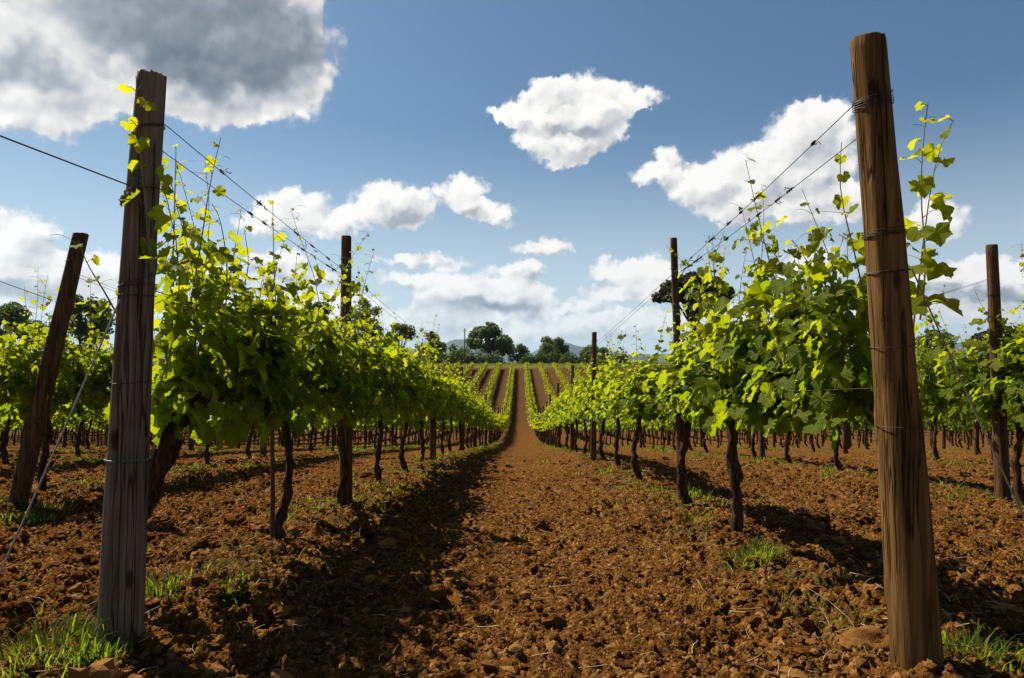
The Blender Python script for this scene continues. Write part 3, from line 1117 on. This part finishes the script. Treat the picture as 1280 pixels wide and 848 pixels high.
me, cA = post_mesh(3, 2.32, .058, .042, M_POST_D, lean=(-.01, 0), jag=.006, crack=(-1.2, .06, .006, 0, .9), sides=28, rings=50)
xa = at(432, 630, 5.85)[0]
post_A = link('wooden_post', me, loc=(xa, 5.85, gz(xa, 5.85)))
tag(post_A, 'dark straight post, second from the camera in the first row left of the path', 'post', 'wooden posts of the vine rows')
for z in (2.05, 1.35, .98):
    wrap(post_A, cA, z, 2, .006, seed=int(z * 91))
me, cB = post_mesh(4, 2.30, .038, .028, M_POST_D, lean=(-.06, 0), jag=.004, sides=28, rings=50)
xb = at(853, 632, 5.95)[0]
post_B = link('wooden_post', me, loc=(xb, 5.95, gz(xb, 5.95)))
tag(post_B, 'slim dark post, second from the camera in the first row right of the path', 'post', 'wooden posts of the vine rows')
for z in (2.05, 1.35, .98):
    wrap(post_B, cB, z, 2, .006, seed=int(z * 71))
me, cC = post_mesh(5, 2.33, .078, .060, M_POST_D, lean=(.47, .05), jag=.004, crack=(-1.6, .06, .008, 0, .9), sides=32, rings=50)
xc = at(22, 612, 5.8)[0]
post_C = link('wooden_post', me, loc=(xc, 5.8, gz(xc, 5.8)))
tag(post_C, 'strongly leaning brown end post of the second row left of the path', 'post', 'wooden posts of the vine rows')
for z in (2.1, 1.75, 1.45, 1.38):
    wrap(post_C, cC, z, 1.5, .01, seed=int(z * 61))
me, cD = post_mesh(6, 2.28, .060, .046, M_POST_D, lean=(-.06, .0), jag=.003, sides=28, rings=40)
xd = at(1254, 620, 6.1)[0]
post_D = link('wooden_post', me, loc=(xd, 6.1, gz(xd, 6.1)))
tag(post_D, 'round topped brown post of the second row right of the path, beside a twisted vine', 'post', 'wooden posts of the vine rows')
for z in (1.85, 1.35):
    wrap(post_D, cD, z, 2, .006, seed=int(z * 51))

POSTS = {k: [] for k in list(range(-9, 0)) + list(range(1, 10))}     # y of every post, by row
POSTS[-1] += [(LX, LY, cL), (xa, 5.85, cA)]
POSTS[1] += [(RX, RY, cR), (xb, 5.95, cB)]
POSTS[-2] += [(xc, 5.8, cC)]
POSTS[2] += [(xd, 6.1, cD)]
proto_posts = [post_mesh(10 + i, 2.28, .055, .042, M_POST_D, lean=((-1) ** i * .03, 0), jag=.004, sides=12, rings=14) for i in range(4)]
for me_, c_ in proto_posts:
    pass
wrap_meshes = []
for i, (me_, c_) in enumerate(proto_posts):
    tmp = wrap(None, c_, 2.0, 2, .006, seed=i)
    wrap_meshes.append(tmp.data)
    bpy.data.objects.remove(tmp)
prng = random.Random(4)
FIX = {(-1, 2): at(541.5, 480, 11.8)[0], (1, 2): at(741, 480, 11.8)[0], (-1, 3): at(578, 480, 17.8)[0]}
for k in POSTS:
    y = {-1: 11.8, 1: 11.8, -2: 11.8, 2: 12.1}.get(k, row_start(k))
    idx = len(POSTS[k])
    far_end = 148 if abs(k) <= 5 else 62
    while y < far_end:
        x = FIX.get((k, idx), row_x(k) + prng.uniform(-.04, .04))
        ratio = abs(x) / y
        if ratio < .84 and (y < 64 or abs(k) <= 5):
            i = prng.randrange(4)
            me_, c_ = proto_posts[i]
            o = link('wooden_post', me_, loc=(x, y, gz(x, y) - prng.uniform(0, .06)), rot=(0, 0, prng.uniform(-.4, .4)))
            tag(o, 'dark wooden post, %s from the near end of the %s' % (ordinal(idx + 1), row_name(k)), 'post', 'wooden posts of the vine rows')
            if y < 25:
                w_ = link('wire_wrap', wrap_meshes[i], o)
            POSTS[k].append((x, y, c_))
        idx += 1
        y += 6.0

# ------------------------------------------------------------------ vines
near_rows = list(range(-9, 0)) + list(range(1, 10))
side_rows = list(range(-15, -9)) + list(range(10, 16))
spots = []
vr = np.random.RandomState(12)
Y1 = {2: [4.3, 5.86, 7.5], -1: [2.98, 4.3, 5.75, 7.3, 8.9, 10.6, 12.3], 1: [2.9, 4.5, 5.72, 7.9, 9.6, 11.3, 12.9]}
for k in near_rows + side_rows:
    ys = list(Y1.get(k, []))
    y = ys[-1] + 1.62 if ys else row_start(k) + .55
    end = 146 if abs(k) <= 6 else 64
    while y < end:
        ys.append(y)
        y += 1.62
    for i, y in enumerate(ys):
        spots.append((k, i + 1, row_x(k) + vr.uniform(-.04, .04), y + (vr.uniform(-.07, .07) if y > 7 else 0)))

HI = [make_foliage(100 + i, 'hi').mesh('foliage', [M_LEAF, M_STEM], attrs=True) for i in range(5)]
MID = [make_foliage(200 + i, 'mid').mesh('foliage', [M_LEAF, M_STEM], attrs=True) for i in range(6)]
LOW_B = [make_foliage(300 + i, 'lo', n_shoots=17, lo_scale=1.6, tall=.10, hmean=.62) for i in range(5)]
for b_ in LOW_B:
    b_.v = [v_ * np.array([1.55, 1, 1]) for v_ in b_.v]
LOW = [b.mesh('foliage', [M_LEAF_FAR, M_STEM], attrs=True) for b in LOW_B]
TR, CO = [], []
for i in range(6):
    b, top = make_trunk(400 + i, 'mid', r=.030)
    TR.append(b.mesh('trunk', M_BARK))
    CO.append(make_cordon(400 + i, 'mid', top).mesh('cordon', M_BARK))
TRL_B = []
for i in range(4):
    b, top = make_trunk(450 + i, 'lo', r=.045)
    TRL_B.append(b)


def slope(y):
    return math.atan((gz(row_x(1), y + .8) - gz(row_x(1), y - .8)) / 1.6)


# in view, largest first
cand = [s for s in spots if abs(s[2]) / s[3] < .80 and abs(s[0]) < 10]
cand.sort(key=lambda s: s[3] * (1 + .16 * (abs(s[0]) - 1)))
indiv, rest = cand[:292], cand[292:] + [s for s in spots if (abs(s[2]) / s[3] >= .80 or abs(s[0]) > 9) and abs(s[2]) / s[3] < 1.3 and s[3] > 12]
GRP = 'grapevines planted in rows'
special = {}
for k, i, x, y in indiv:
    root = link('grapevine', None, loc=(x, y, gz(x, y)), rot=(slope(y), 0, 0))
    lab = 'leafy grapevine, %s from the near end of the %s' % (ordinal(i), row_name(k))
    j = vr.randint(0, 1000)
    if k == -1 and i <= 2 or k == 1 and i <= 2:
        if i == 1:
            x = -1.50 if k < 0 else 1.46
            root.location = (x, y, gz(x, y))
        special[(k, i)] = (root, x, y)
    else:
        link('trunk', TR[j % 6], root)
        link('cordon', CO[j % 6], root)
    if y < 9.5 or (abs(k) == 1 and y < 12):
        if (k, i) not in special:
            fo = link('foliage', HI[j % 5], root)
            if k == 1 and i in (3, 4, 5):
                fo.scale, fo.location = (1, 1, .72), (0, 0, .20)
    elif y < 34:
        link('foliage', MID[j % 6], root)
    else:
        link('foliage', LOW[j % 5], root)
    tag(root, lab, 'grapevine', GRP)

# the four vines nearest the camera, with their own trunks, canopies and tall shoots
def loc(root, pts):
    """world points to the vine's own space"""
    Mi = (Matrix.Translation(root.location) @ root.rotation_euler.to_matrix().to_4x4()).inverted()
    return [tuple(Mi @ Vector(p)) for p in pts]


def own_vine(key, label, seed, trunk_path, r, tallp, shoots, span=1.6, fol_shift=0.0, n=17):
    root, x, y = special[key]
    root['label'] = label
    b, top = make_trunk(seed, 'hi', trunk_path, r)
    link('trunk', b.mesh('trunk', M_BARK), root)
    link('cordon', make_cordon(seed, 'hi', top, span, .026, (1,) if abs(key[0]) == key[1] == 1 else (-1, 1)).mesh('cordon', M_BARK), root)
    f = make_foliage(seed, 'hi', span, n, tallp)
    link('foliage', f.mesh('foliage', [M_LEAF, M_STEM], attrs=True), root, loc=(0, fol_shift, 0))
    for s_i, (pix, size, stp) in enumerate(shoots):
        sb = MB()
        pts = loc(root, [at(*p) for p in pix])
        rng = np.random.RandomState(seed * 10 + s_i)
        # smooth the few given points
        p = np.array(pts)
        t = np.linspace(0, 1, len(p))
        tt = np.linspace(0, 1, 12)
        p = np.stack([np.interp(tt, t, p[:, i]) for i in range(3)], -1)
        for _ in range(2):
            p[1:-1] = (p[:-2] + 2 * p[1:-1] + p[2:]) / 4
        add_shoot(sb, rng, p, 'hi', size * 1.2, stp * .85, tip_small=.42, stem_r=.0042, tint0=.35)
        link('shoot', sb.mesh('shoot', [M_LEAF, M_STEM], attrs=True), root)


own_vine((-1, 1), 'grapevine with a thick bent arm growing just behind the grey tied post', 501,
         [(-.23, -.1, -.08), (-.20, -.06, .3), (-.12, 0, .58), (-.06, .06, .80), (.06, .15, .93)], .050, .10,
         [([(190, 340, 2.47), (183, 270, 2.46), (178, 215, 2.46), (172, 150, 2.46), (170, 95, 2.47)], .048, .085),
          ([(215, 350, 2.95), (218, 270, 2.95), (220, 185, 2.98)], .040, .08),
          ([(238, 380, 3.05), (252, 300, 3.1), (262, 230, 3.1), (276, 172, 3.1)], .042, .085),
          ([(282, 370, 3.2), (285, 330, 3.2), (275, 270, 3.2), (265, 255, 3.2)], .036, .09),
          ([(150, 400, 2.75), (128, 360, 2.7), (108, 330, 2.7), (98, 300, 2.7)], .040, .09)],
         span=1.25, fol_shift=.40, n=17)
own_vine((-1, 2), 'grapevine with a crooked trunk tied to a thin stake, left of the path', 502,
         [(0, 0, -.08), (.0, 0, .08), (.05, 0, .22), (.075, 0, .45), (.05, 0, .68), (-.03, 0, .92)], .030, .25,
         [([(345, 390, 4.1), (342, 320, 4.1), (341, 250, 4.1)], .05, .12),
          ([(300, 380, 3.8), (312, 330, 3.8), (305, 285, 3.8)], .05, .11)])
own_vine((1, 1), 'lush grapevine climbing beside the thick brown end post', 503,
         [(.19, 0, -.08), (.18, .02, .25), (.175, .04, .5), (.16, .05, .75), (.08, .1, .93)], .045, .10,
         [([(1140, 420, 2.72), (1150, 340, 2.72), (1158, 270, 2.72), (1170, 190, 2.74), (1192, 150, 2.74)], .062, .085),
          ([(1150, 400, 2.68), (1160, 330, 2.68), (1150, 260, 2.7), (1152, 190, 2.7), (1160, 128, 2.7)], .060, .09),
          ([(1085, 400, 3.0), (1072, 330, 3.0), (1048, 240, 3.0), (1052, 178, 3.0)], .050, .12),
          ([(1060, 420, 3.2), (1030, 360, 3.2), (1005, 320, 3.2), (990, 300, 3.2)], .055, .08)],
         span=1.15, fol_shift=.62, n=15)
own_vine((1, 2), 'grapevine with a straight dark trunk rising from bright grass, right of the path', 504,
         [(0, 0, -.08), (.01, 0, .2), (-.01, 0, .5), (-.02, 0, .8), (-.03, 0, .93)], .031, .30,
         [([(985, 400, 4.0), (962, 330, 4.0), (945, 260, 4.0), (932, 200, 4.0)], .06, .12),
          ([(1000, 380, 3.9), (960, 300, 3.9), (922, 300, 3.9)], .05, .10),
          ([(900, 380, 4.7), (890, 330, 4.7), (905, 290, 4.7)], .05, .10)])

# stake beside the crooked vine
root, x, y = special[(-1, 2)]
b = MB().tube([(0, 0, -.15), (.004, 0, .3), (-.004, 0, .72)], [.016, .015, .013], 8, rough=.08, seed=2)
sx = at(344, 660, 4.25)[0]
o = link('wooden_stake', b.mesh('wooden_stake', M_POST_D), loc=(sx - .01, 4.22, gz(sx, 4.22)))
tag(o, 'thin wooden stake standing against the crooked vine trunk', 'stake')

# all the vines past those: one mass of far rows
b = MB()
for k, i, x, y in rest:
    j = vr.randint(0, 1000)
    src = [LOW_B[j % 5]] + ([TRL_B[j % 4]] if y < 75 else [])
    z = gz(x, y)
    a = slope(y)
    for s_i, s_ in enumerate(src):
        V = np.vstack(s_.v).copy()
        V[:, 2] += V[:, 1] * math.tan(a)
        V += (x, y, z)
        n0 = b.n
        b.v.append(V)
        b.t.append(np.concatenate(s_.t))
        b.uv.append(np.vstack(s_.uv))
        for f, mi_ in zip(s_.f, s_.mi):
            b.f.append(f + n0)
            b.mi.append(mi_ + (0 if s_i == 0 else 2))
        b.n += len(V)
o = link('distant_grapevines', b.mesh('distant_grapevines', [M_LEAF_FAR, M_STEM, M_BARK], attrs=True))
tag(o, 'long yellow green vine rows running over the far slope', 'grapevines', kind='stuff')


# ------------------------------------------------------------------ wires
def wire(name, pts, r, m_, sag=.0, label=None, cat='wire', group=None, knots=0, seed=0, tendril=.0):
    p = []
    for a, c in zip(pts[:-1], pts[1:]):
        a, c = np.array(a), np.array(c)
        w = np.linspace(0, 1, 7)[:-1]
        q = a + (c - a) * w[:, None]
        q[:, 2] -= sag * 4 * w * (1 - w)
        p.append(q)
    p.append(np.array([pts[-1]]))
    p = np.vstack(p)
    org = p[0].copy()
    o = link(name, MB().tube(p - org, r, 5).mesh(name, m_), loc=org)
    tag(o, label, cat, group)
    rng = np.random.RandomState(seed)
    for i in range(knots):               # last year's dried tendrils still wound round the wire
        s = rng.rand() ** .8 * 1.0
        L = p[0] + (p[6] - p[0]) * (.08 + .9 * s)
        L[2] -= sag * 4 * s * (1 - s)
        d = (p[6] - p[0]) / np.linalg.norm(p[6] - p[0])
        nt = 3
        w = np.linspace(0, 1, 16)
        ln = .03 + .06 * rng.rand()
        a = w * nt * 6.28
        q = L - org + d * (w[:, None] - .5) * ln + np.stack([np.cos(a) * .005, 0 * a, np.sin(a) * .005], -1)
        kb = MB().tube(q, .0034, 4)
        e = q[-1] + np.cumsum(rng.randn(5, 3) * .011, 0)
        kb.tube(e, [.0026] * 4 + [.0016], 3)
        link('dried_tendril', kb.mesh('dried_tendril', M_WIRE), o)
    return o


GW = 'trellis wires strung along the rows'
for k in near_rows:
    P = POSTS[k]
    if len(P) < 2:
        continue
    near = abs(k) <= 2
    levels = [(1.98, -1, 'upper wire on the path side'), (2.0, 1, 'upper wire on the far side'), (1.36, 0, 'middle wire'), (.97, 0, 'lowest wire')] if near else [(2.03, 0, 'upper wire'), (.97, 0, 'lowest wire')]
    for z, side, nm in levels:
        pts = []
        for x, y, c in P:
            cc, r = c(z)
            s_ = side * (-1 if k > 0 else 1) * -1
            pts.append((x + cc[0] + s_ * (r + .004), y + cc[1], gz(x, y) + z))
        if abs(k) == 1 and side > 0:
            pts[0] = (pts[0][0], pts[0][1], pts[0][2] - .05)
        wire('trellis_wire', pts, .0019 if near else .0024, M_WIRE, .012, '%s of the %s' % (nm.replace('wire', 'rusty wire'), row_name(k)), 'wire', GW,
             knots=(9 if abs(k) == 1 and z > 1.9 else (3 if abs(k) == 2 and z > 1.9 else 0)), seed=(k + 20) * 10 + int(z * 7))

# cable running back from the grey post towards the camera's side, and the pale stays
cc, r = cL(1.73)
p0 = np.array([LX + cc[0] - .03, LY - .03, gz(LX, LY) + 1.73])
p1 = at(0, 170, 1.95)
wire('overhead_cable', [p0, p1, p1 + (p1 - p0) * 5], .0028, M_WIRE, 0, 'dark cable leaving the grey tied post towards the upper edge', 'cable')
cc, r = cL(1.30)
gx, gy = -1.92, 2.27
p0 = np.array([LX + cc[0] - .02, LY - r - .01, gz(LX, LY) + 1.30])
stay = wire('stay_wire', [p0, (gx, gy, gz(gx, gy) - .02)], .0034, M_GUY, .02, 'pale stay wire slanting down from the grey tied post to the ground', 'wire', 'stay wires of the end posts')
cc, r = cR(1.38)
gx, gy = 2.06, 2.46
p0 = np.array([RX + cc[0] + .05, RY - r * .8, gz(RX, RY) + 1.38])
stay = wire('stay_wire', [p0, (gx, gy, gz(gx, gy) - .02)], .0028, M_GUY, .03, 'slack pale stay wire slanting down from the brown end post', 'wire', 'stay wires of the end posts')
# stay of the leaning post's row and of the third row
cc, r = cC(1.5)
p0 = np.array([xc + cc[0], 5.75, gz(xc, 5.8) + 1.75])
wire('overhead_cable', [p0, at(0, 352, 5.2), at(-200, 330, 4.2)], .0028, M_WIRE, 0, 'dark cable leaving the leaning post sideways', 'cable')

# ------------------------------------------------------------------ stones and large clods
tv, tf = icosphere(3)
for i, (px, py, s, m_, lab) in enumerate([
        (199, 692, .055, M_STONE, 'pale rounded stone behind the grey tied post'),
        (250, 664, .040, M_STONE, 'small pale stone near the crooked vine'),
        (1085, 815, .095, M_CLOD, 'large reddish clod at the foot of the brown end post'),
        (448, 712, .050, M_CLOD, 'lone lump of earth in the shadow of the first row left of the path'),
        (1105, 700, .05, M_STONE, 'light stone just behind the brown end post')]):
    x, y = ground_at(px, py)
    rng = np.random.RandomState(60 + i)
    v = tv.copy()
    v = v * (1 + .5 * fbm(tv[:, 0] * 1.6 + 9 + i * 3, tv[:, 1] * 1.6 + tv[:, 2] * 1.3 + 9, 4, 70 + i)[:, None])
    v = v * np.array([1.2, .9, .68]) * s
    o = link('stone' if m_ is M_STONE else 'earth_clod', MB().add(v, tf).mesh('stone', m_), loc=(x, y, gz(x, y) + s * .25), rot=(0, 0, rng.rand() * 6))
    tag(o, lab, 'stone' if m_ is M_STONE else 'clod')


# ------------------------------------------------------------------ trees beyond the vineyard
def tree(name, cx, x0, x1, top, bottom, Y, label, kind='round', seed=0, n=5200, group='trees beyond the vineyard'):
    rng = np.random.RandomState(seed)
    a, c = at(x0, top, Y), at(x1, bottom, Y)
    W = (c[0] - a[0]) / 2
    X = (a[0] + c[0]) / 2
    zg = gz(X, Y)
    zt, zb = a[2] - zg, c[2] - zg
    zb = min(zb, zt * .8)
    root = link(name, None, loc=(X, Y, zg))
    tag(root, label, 'tree', group)
    Hc = (zt - zb) / 2
    zc = (zt + zb) / 2
    tb = MB()
    tb.tube([(0, 0, -.3), (.1 * W, 0, zb * .5), (0, 0, max(zb, zt * .3)), (0, 0, zc + .3 * Hc)], [W * .085, W * .065, W * .05, W * .02], 8, rough=.1, seed=seed)
    lobes = []
    if kind == 'round':
        for i in range(16):
            th, u = rng.rand() * 6.28, rng.rand() * 1.7 - .8
            rr = math.sqrt(max(0, 1 - u * u * .8))
            lobes.append((np.array([math.cos(th) * W * .62 * rr, math.sin(th) * W * .62 * rr, zc + u * Hc * .68]), (.30 + .22 * rng.rand()) * min(W, Hc * 1.1)))
    else:
        for i in range(60):
            th, u = rng.rand() * 6.28, math.sqrt(rng.rand())
            lobes.append((np.array([math.cos(th) * W * .82 * u, math.sin(th) * W * .82 * u, zb + Hc * (.35 + 1.0 * (1 - u * u) + .08 * rng.randn())]), (.19 + .06 * rng.rand()) * W))
    for p, r in lobes:
        tb.tube([(0, 0, max(zb * .7, zt * .3)), p * .5 + np.array([0, 0, zb * .5]), p], [W * .03, W * .02, W * .008], 5, cap=False)
    link('trunk', tb.mesh('trunk', M_TBARK), root)
    cb = MB()
    per = int(n * 1.5) // len(lobes)
    for p, r in lobes:
        d = rng.randn(per, 3)
        d /= np.linalg.norm(d, axis=1)[:, None]
        q = p + d * (r * rng.rand(per) ** .4)[:, None] * np.array([1, 1, .8 if kind == 'round' else .55])
        sub = fbm(q[:, 0] / r * 1.8 + seed, q[:, 2] / r * 1.8 + q[:, 1] / r, 2, seed)
        keep = sub > (-.22 if kind == 'round' else -.5)
        q, dd = q[keep], d[keep]
        m = len(q)
        nr = dd + rng.randn(m, 3) * .7 + np.array([0, 0, .4])
        add_leaves(cb, rng, q, nr, rng.randn(m, 3), r * (.09 + .09 * rng.rand(m)) * (1 if kind == 'round' else 1.5), np.clip(rng.rand(m), 0, 1), 'lo')
    link('crown', cb.mesh('crown', M_CROWN if kind == 'round' else M_PINE, attrs=True), root)
    return root


tree('broadleaf_tree', 610, 582, 643, 403, 450, 200, 'broad dark tree standing on the skyline above the far end of the path', seed=1, n=9000)
tree('broadleaf_tree', 540, 522, 561, 411, 458, 190, 'dark upright tree left of the broad skyline tree', seed=2)
tree('broadleaf_tree', 572, 560, 586, 427, 456, 185, 'small ragged tree between the upright tree and the broad skyline tree', seed=3, n=3500)
tree('broadleaf_tree', 648, 630, 661, 428, 455, 196, 'low rounded tree touching the broad skyline tree on its right', seed=4, n=4000)
tree('broadleaf_tree', 690, 671, 711, 419, 455, 195, 'lone rounded tree in front of the blue mountain', seed=5)
tree('broadleaf_tree', 742, 722, 765, 430, 458, 190, 'low dark tree where the first row right of the path meets the skyline', seed=6, n=4000)
tree('broadleaf_tree', 458, 438, 480, 365, 440, 110, 'tall dark tree behind the dark second post left of the path', seed=7)
tree('broadleaf_tree', 500, 478, 520, 396, 450, 140, 'dark tree filling the gap right of the second post left of the path', seed=17, n=4000)
tree('broadleaf_tree', 398, 375, 422, 372, 440, 120, 'dark tree left of the second post, behind the first row', seed=8)
tree('broadleaf_tree', 106, 76, 138, 360, 440, 90, 'leafy tree between the leaning post and the grey tied post', seed=9, n=6500)
tree('broadleaf_tree', 0, -28, 28, 362, 440, 100, 'dark tree behind the third row at the edge of the picture', seed=10)
tree('broadleaf_tree', 45, 22, 66, 392, 445, 108, 'low tree left of the leaning post, above the vine tops', seed=11, n=4000)
tree('broadleaf_tree', 1166, 1143, 1192, 409, 450, 140, 'small dark tree beyond the second row, right of the brown end post', seed=12, n=4000)
tree('umbrella_pine', 866, 812, 922, 334, 384, 120, 'large flat topped umbrella pine behind the first row right of the path', 'pine', 13, 17000)
tree('umbrella_pine', 1258, 1214, 1300, 402, 438, 120, 'low flat topped umbrella pine beyond the second row, behind its round topped post', 'pine', 14, 12000)
# off the frame to both sides
tree('broadleaf_tree', 0, -150, -70, 350, 440, 95, 'broad tree beyond the rows outside the picture to the left', seed=15, n=4000)
tree('broadleaf_tree', 0, 1350, 1420, 385, 440, 120, 'broad tree beyond the rows outside the picture to the right', seed=16, n=4000)

# bushes along the end of the headland
rng = np.random.RandomState(31)
desc = ['pale', 'dark', 'low', 'tall', 'wide', 'small', 'rusty brown', 'thin', 'dense', 'rounded', 'ragged']
for i, px in enumerate([526, 550, 568, 584, 600, 618, 660, 676, 694, 712, 732, 752, 775]):
    w_ = rng.uniform(12, 18)
    Y = 180 + rng.uniform(-3, 5)
    bb = MB()
    a, c = at(px - w_, 443 + rng.uniform(-4, 2), Y), at(px + w_, 456, Y)
    X, W = (a[0] + c[0]) / 2, (c[0] - a[0]) / 2
    zg = gz(X, Y)
    Hh = max(1.0, a[2] - zg)
    q = rng.randn(1500, 3)
    q /= np.linalg.norm(q, axis=1)[:, None]
    q = q * (rng.rand(1500) ** .4)[:, None] * np.array([W, 1.3, Hh])
    q[:, 2] = np.abs(q[:, 2]) * (1 + .35 * vnoise(q[:, 0] * 1.2 + 50, q[:, 1], 3) * 2)
    add_leaves(bb, rng, q, rng.randn(1500, 3) + [0, 0, .5], rng.randn(1500, 3), .12 + .1 * rng.rand(1500), rng.rand(1500), 'lo')
    o = link('shrub', bb.mesh('shrub', M_CROWN, attrs=True), loc=(X, Y, zg))
    tag(o, 'low shrub, %s from the left in the line of shrubs below the skyline trees' % ordinal(i + 1), 'shrub', 'shrubs along the end of the field')

# utility pole beyond the field
Y = 175
p = at(581, 411, Y)
zg = gz(p[0], Y)
b = MB().tube([(0, 0, -.3), (0, 0, p[2] - zg)], [.17, .12], 10)
b.tube([(-.5, 0, p[2] - zg - .6), (.5, 0, p[2] - zg - .6)], .05, 6)
o = link('utility_pole', b.mesh('utility_pole', M_POST_D), loc=(p[0], Y, zg))
tag(o, 'thin dark pole beside the broad skyline tree', 'pole')


# ------------------------------------------------------------------ mountains
def mountains():
    b = MB()
    nx, ny = 420, 26
    xs = np.linspace(-14000, 14000, nx)
    base = 7600.
    px = 650 + xs / (base + 500) * F
    prof = np.interp(px, [-900, -300, 0, 300, 480, 540, 560, 580, 600, 625, 650, 668, 685, 700, 712, 728, 745, 770, 800, 900, 1060, 1120, 1170, 1210, 1260, 1330, 1600, 2200],
                     [30, 40, 22, 14, 16, 20, 28, 30, 27, 10, 4, 12, 24, 30, 28, 20, 19, 14, 9, 10, 14, 24, 33, 30, 26, 34, 40, 30])
    h = .8 * prof * (base + 500) / F
    h = h + 40 * fbm(xs / 700, xs * 0 + 3, 4, 41)
    ys = np.linspace(0, 1, ny)
    bump = np.sin(ys * np.pi)[:, None] ** .8
    XX = np.repeat(xs[None], ny, 0)
    YY = base + ys[:, None] * 2600 + 0 * XX
    ZZ = -75 + (h[None] + 75 + 0) * bump * (1 + .25 * fbm(XX / 900, YY / 500, 4, 43))
    V = np.stack([XX, YY, ZZ], -1).reshape(-1, 3)
    i = np.arange(ny - 1)[:, None] * nx
    j = np.arange(nx - 1)[None]
    b.add(V, np.stack([i + j, i + j + 1, i + nx + j + 1, i + nx + j], -1).reshape(-1, 4))
    o = link('mountains', b.mesh('mountains', M_HILL))
    tag(o, 'blue hazy mountains along the horizon', 'mountains', kind='structure')


mountains()


# ------------------------------------------------------------------ haze
def haze():
    x, y0, y1, z0, z1 = 14600, -600, 10600, -90, 600
    v = [(sx * x, yy, zz) for zz in (z0, z1) for yy in (y0, y1) for sx in (-1, 1)]
    f = [(0, 2, 3, 1), (4, 5, 7, 6), (0, 1, 5, 4), (2, 6, 7, 3), (0, 4, 6, 2), (1, 3, 7, 5)]
    m, g, out = mat('haze')
    pv = g.n('ShaderNodeVolumePrincipled')
    pv.inputs['Color'].default_value = (.50, .74, 1.0, 1)
    pv.inputs['Density'].default_value = HAZE
    pv.inputs['Anisotropy'].default_value = .3
    g.nt.links.new(pv.outputs[0], out.inputs['Volume'])
    o = link('haze', MB().add(v, f).mesh('haze', m, smooth=False))
    tag(o, 'thin pale blue air between here and the mountains', 'haze', kind='stuff')


HAZE = .000045
haze()
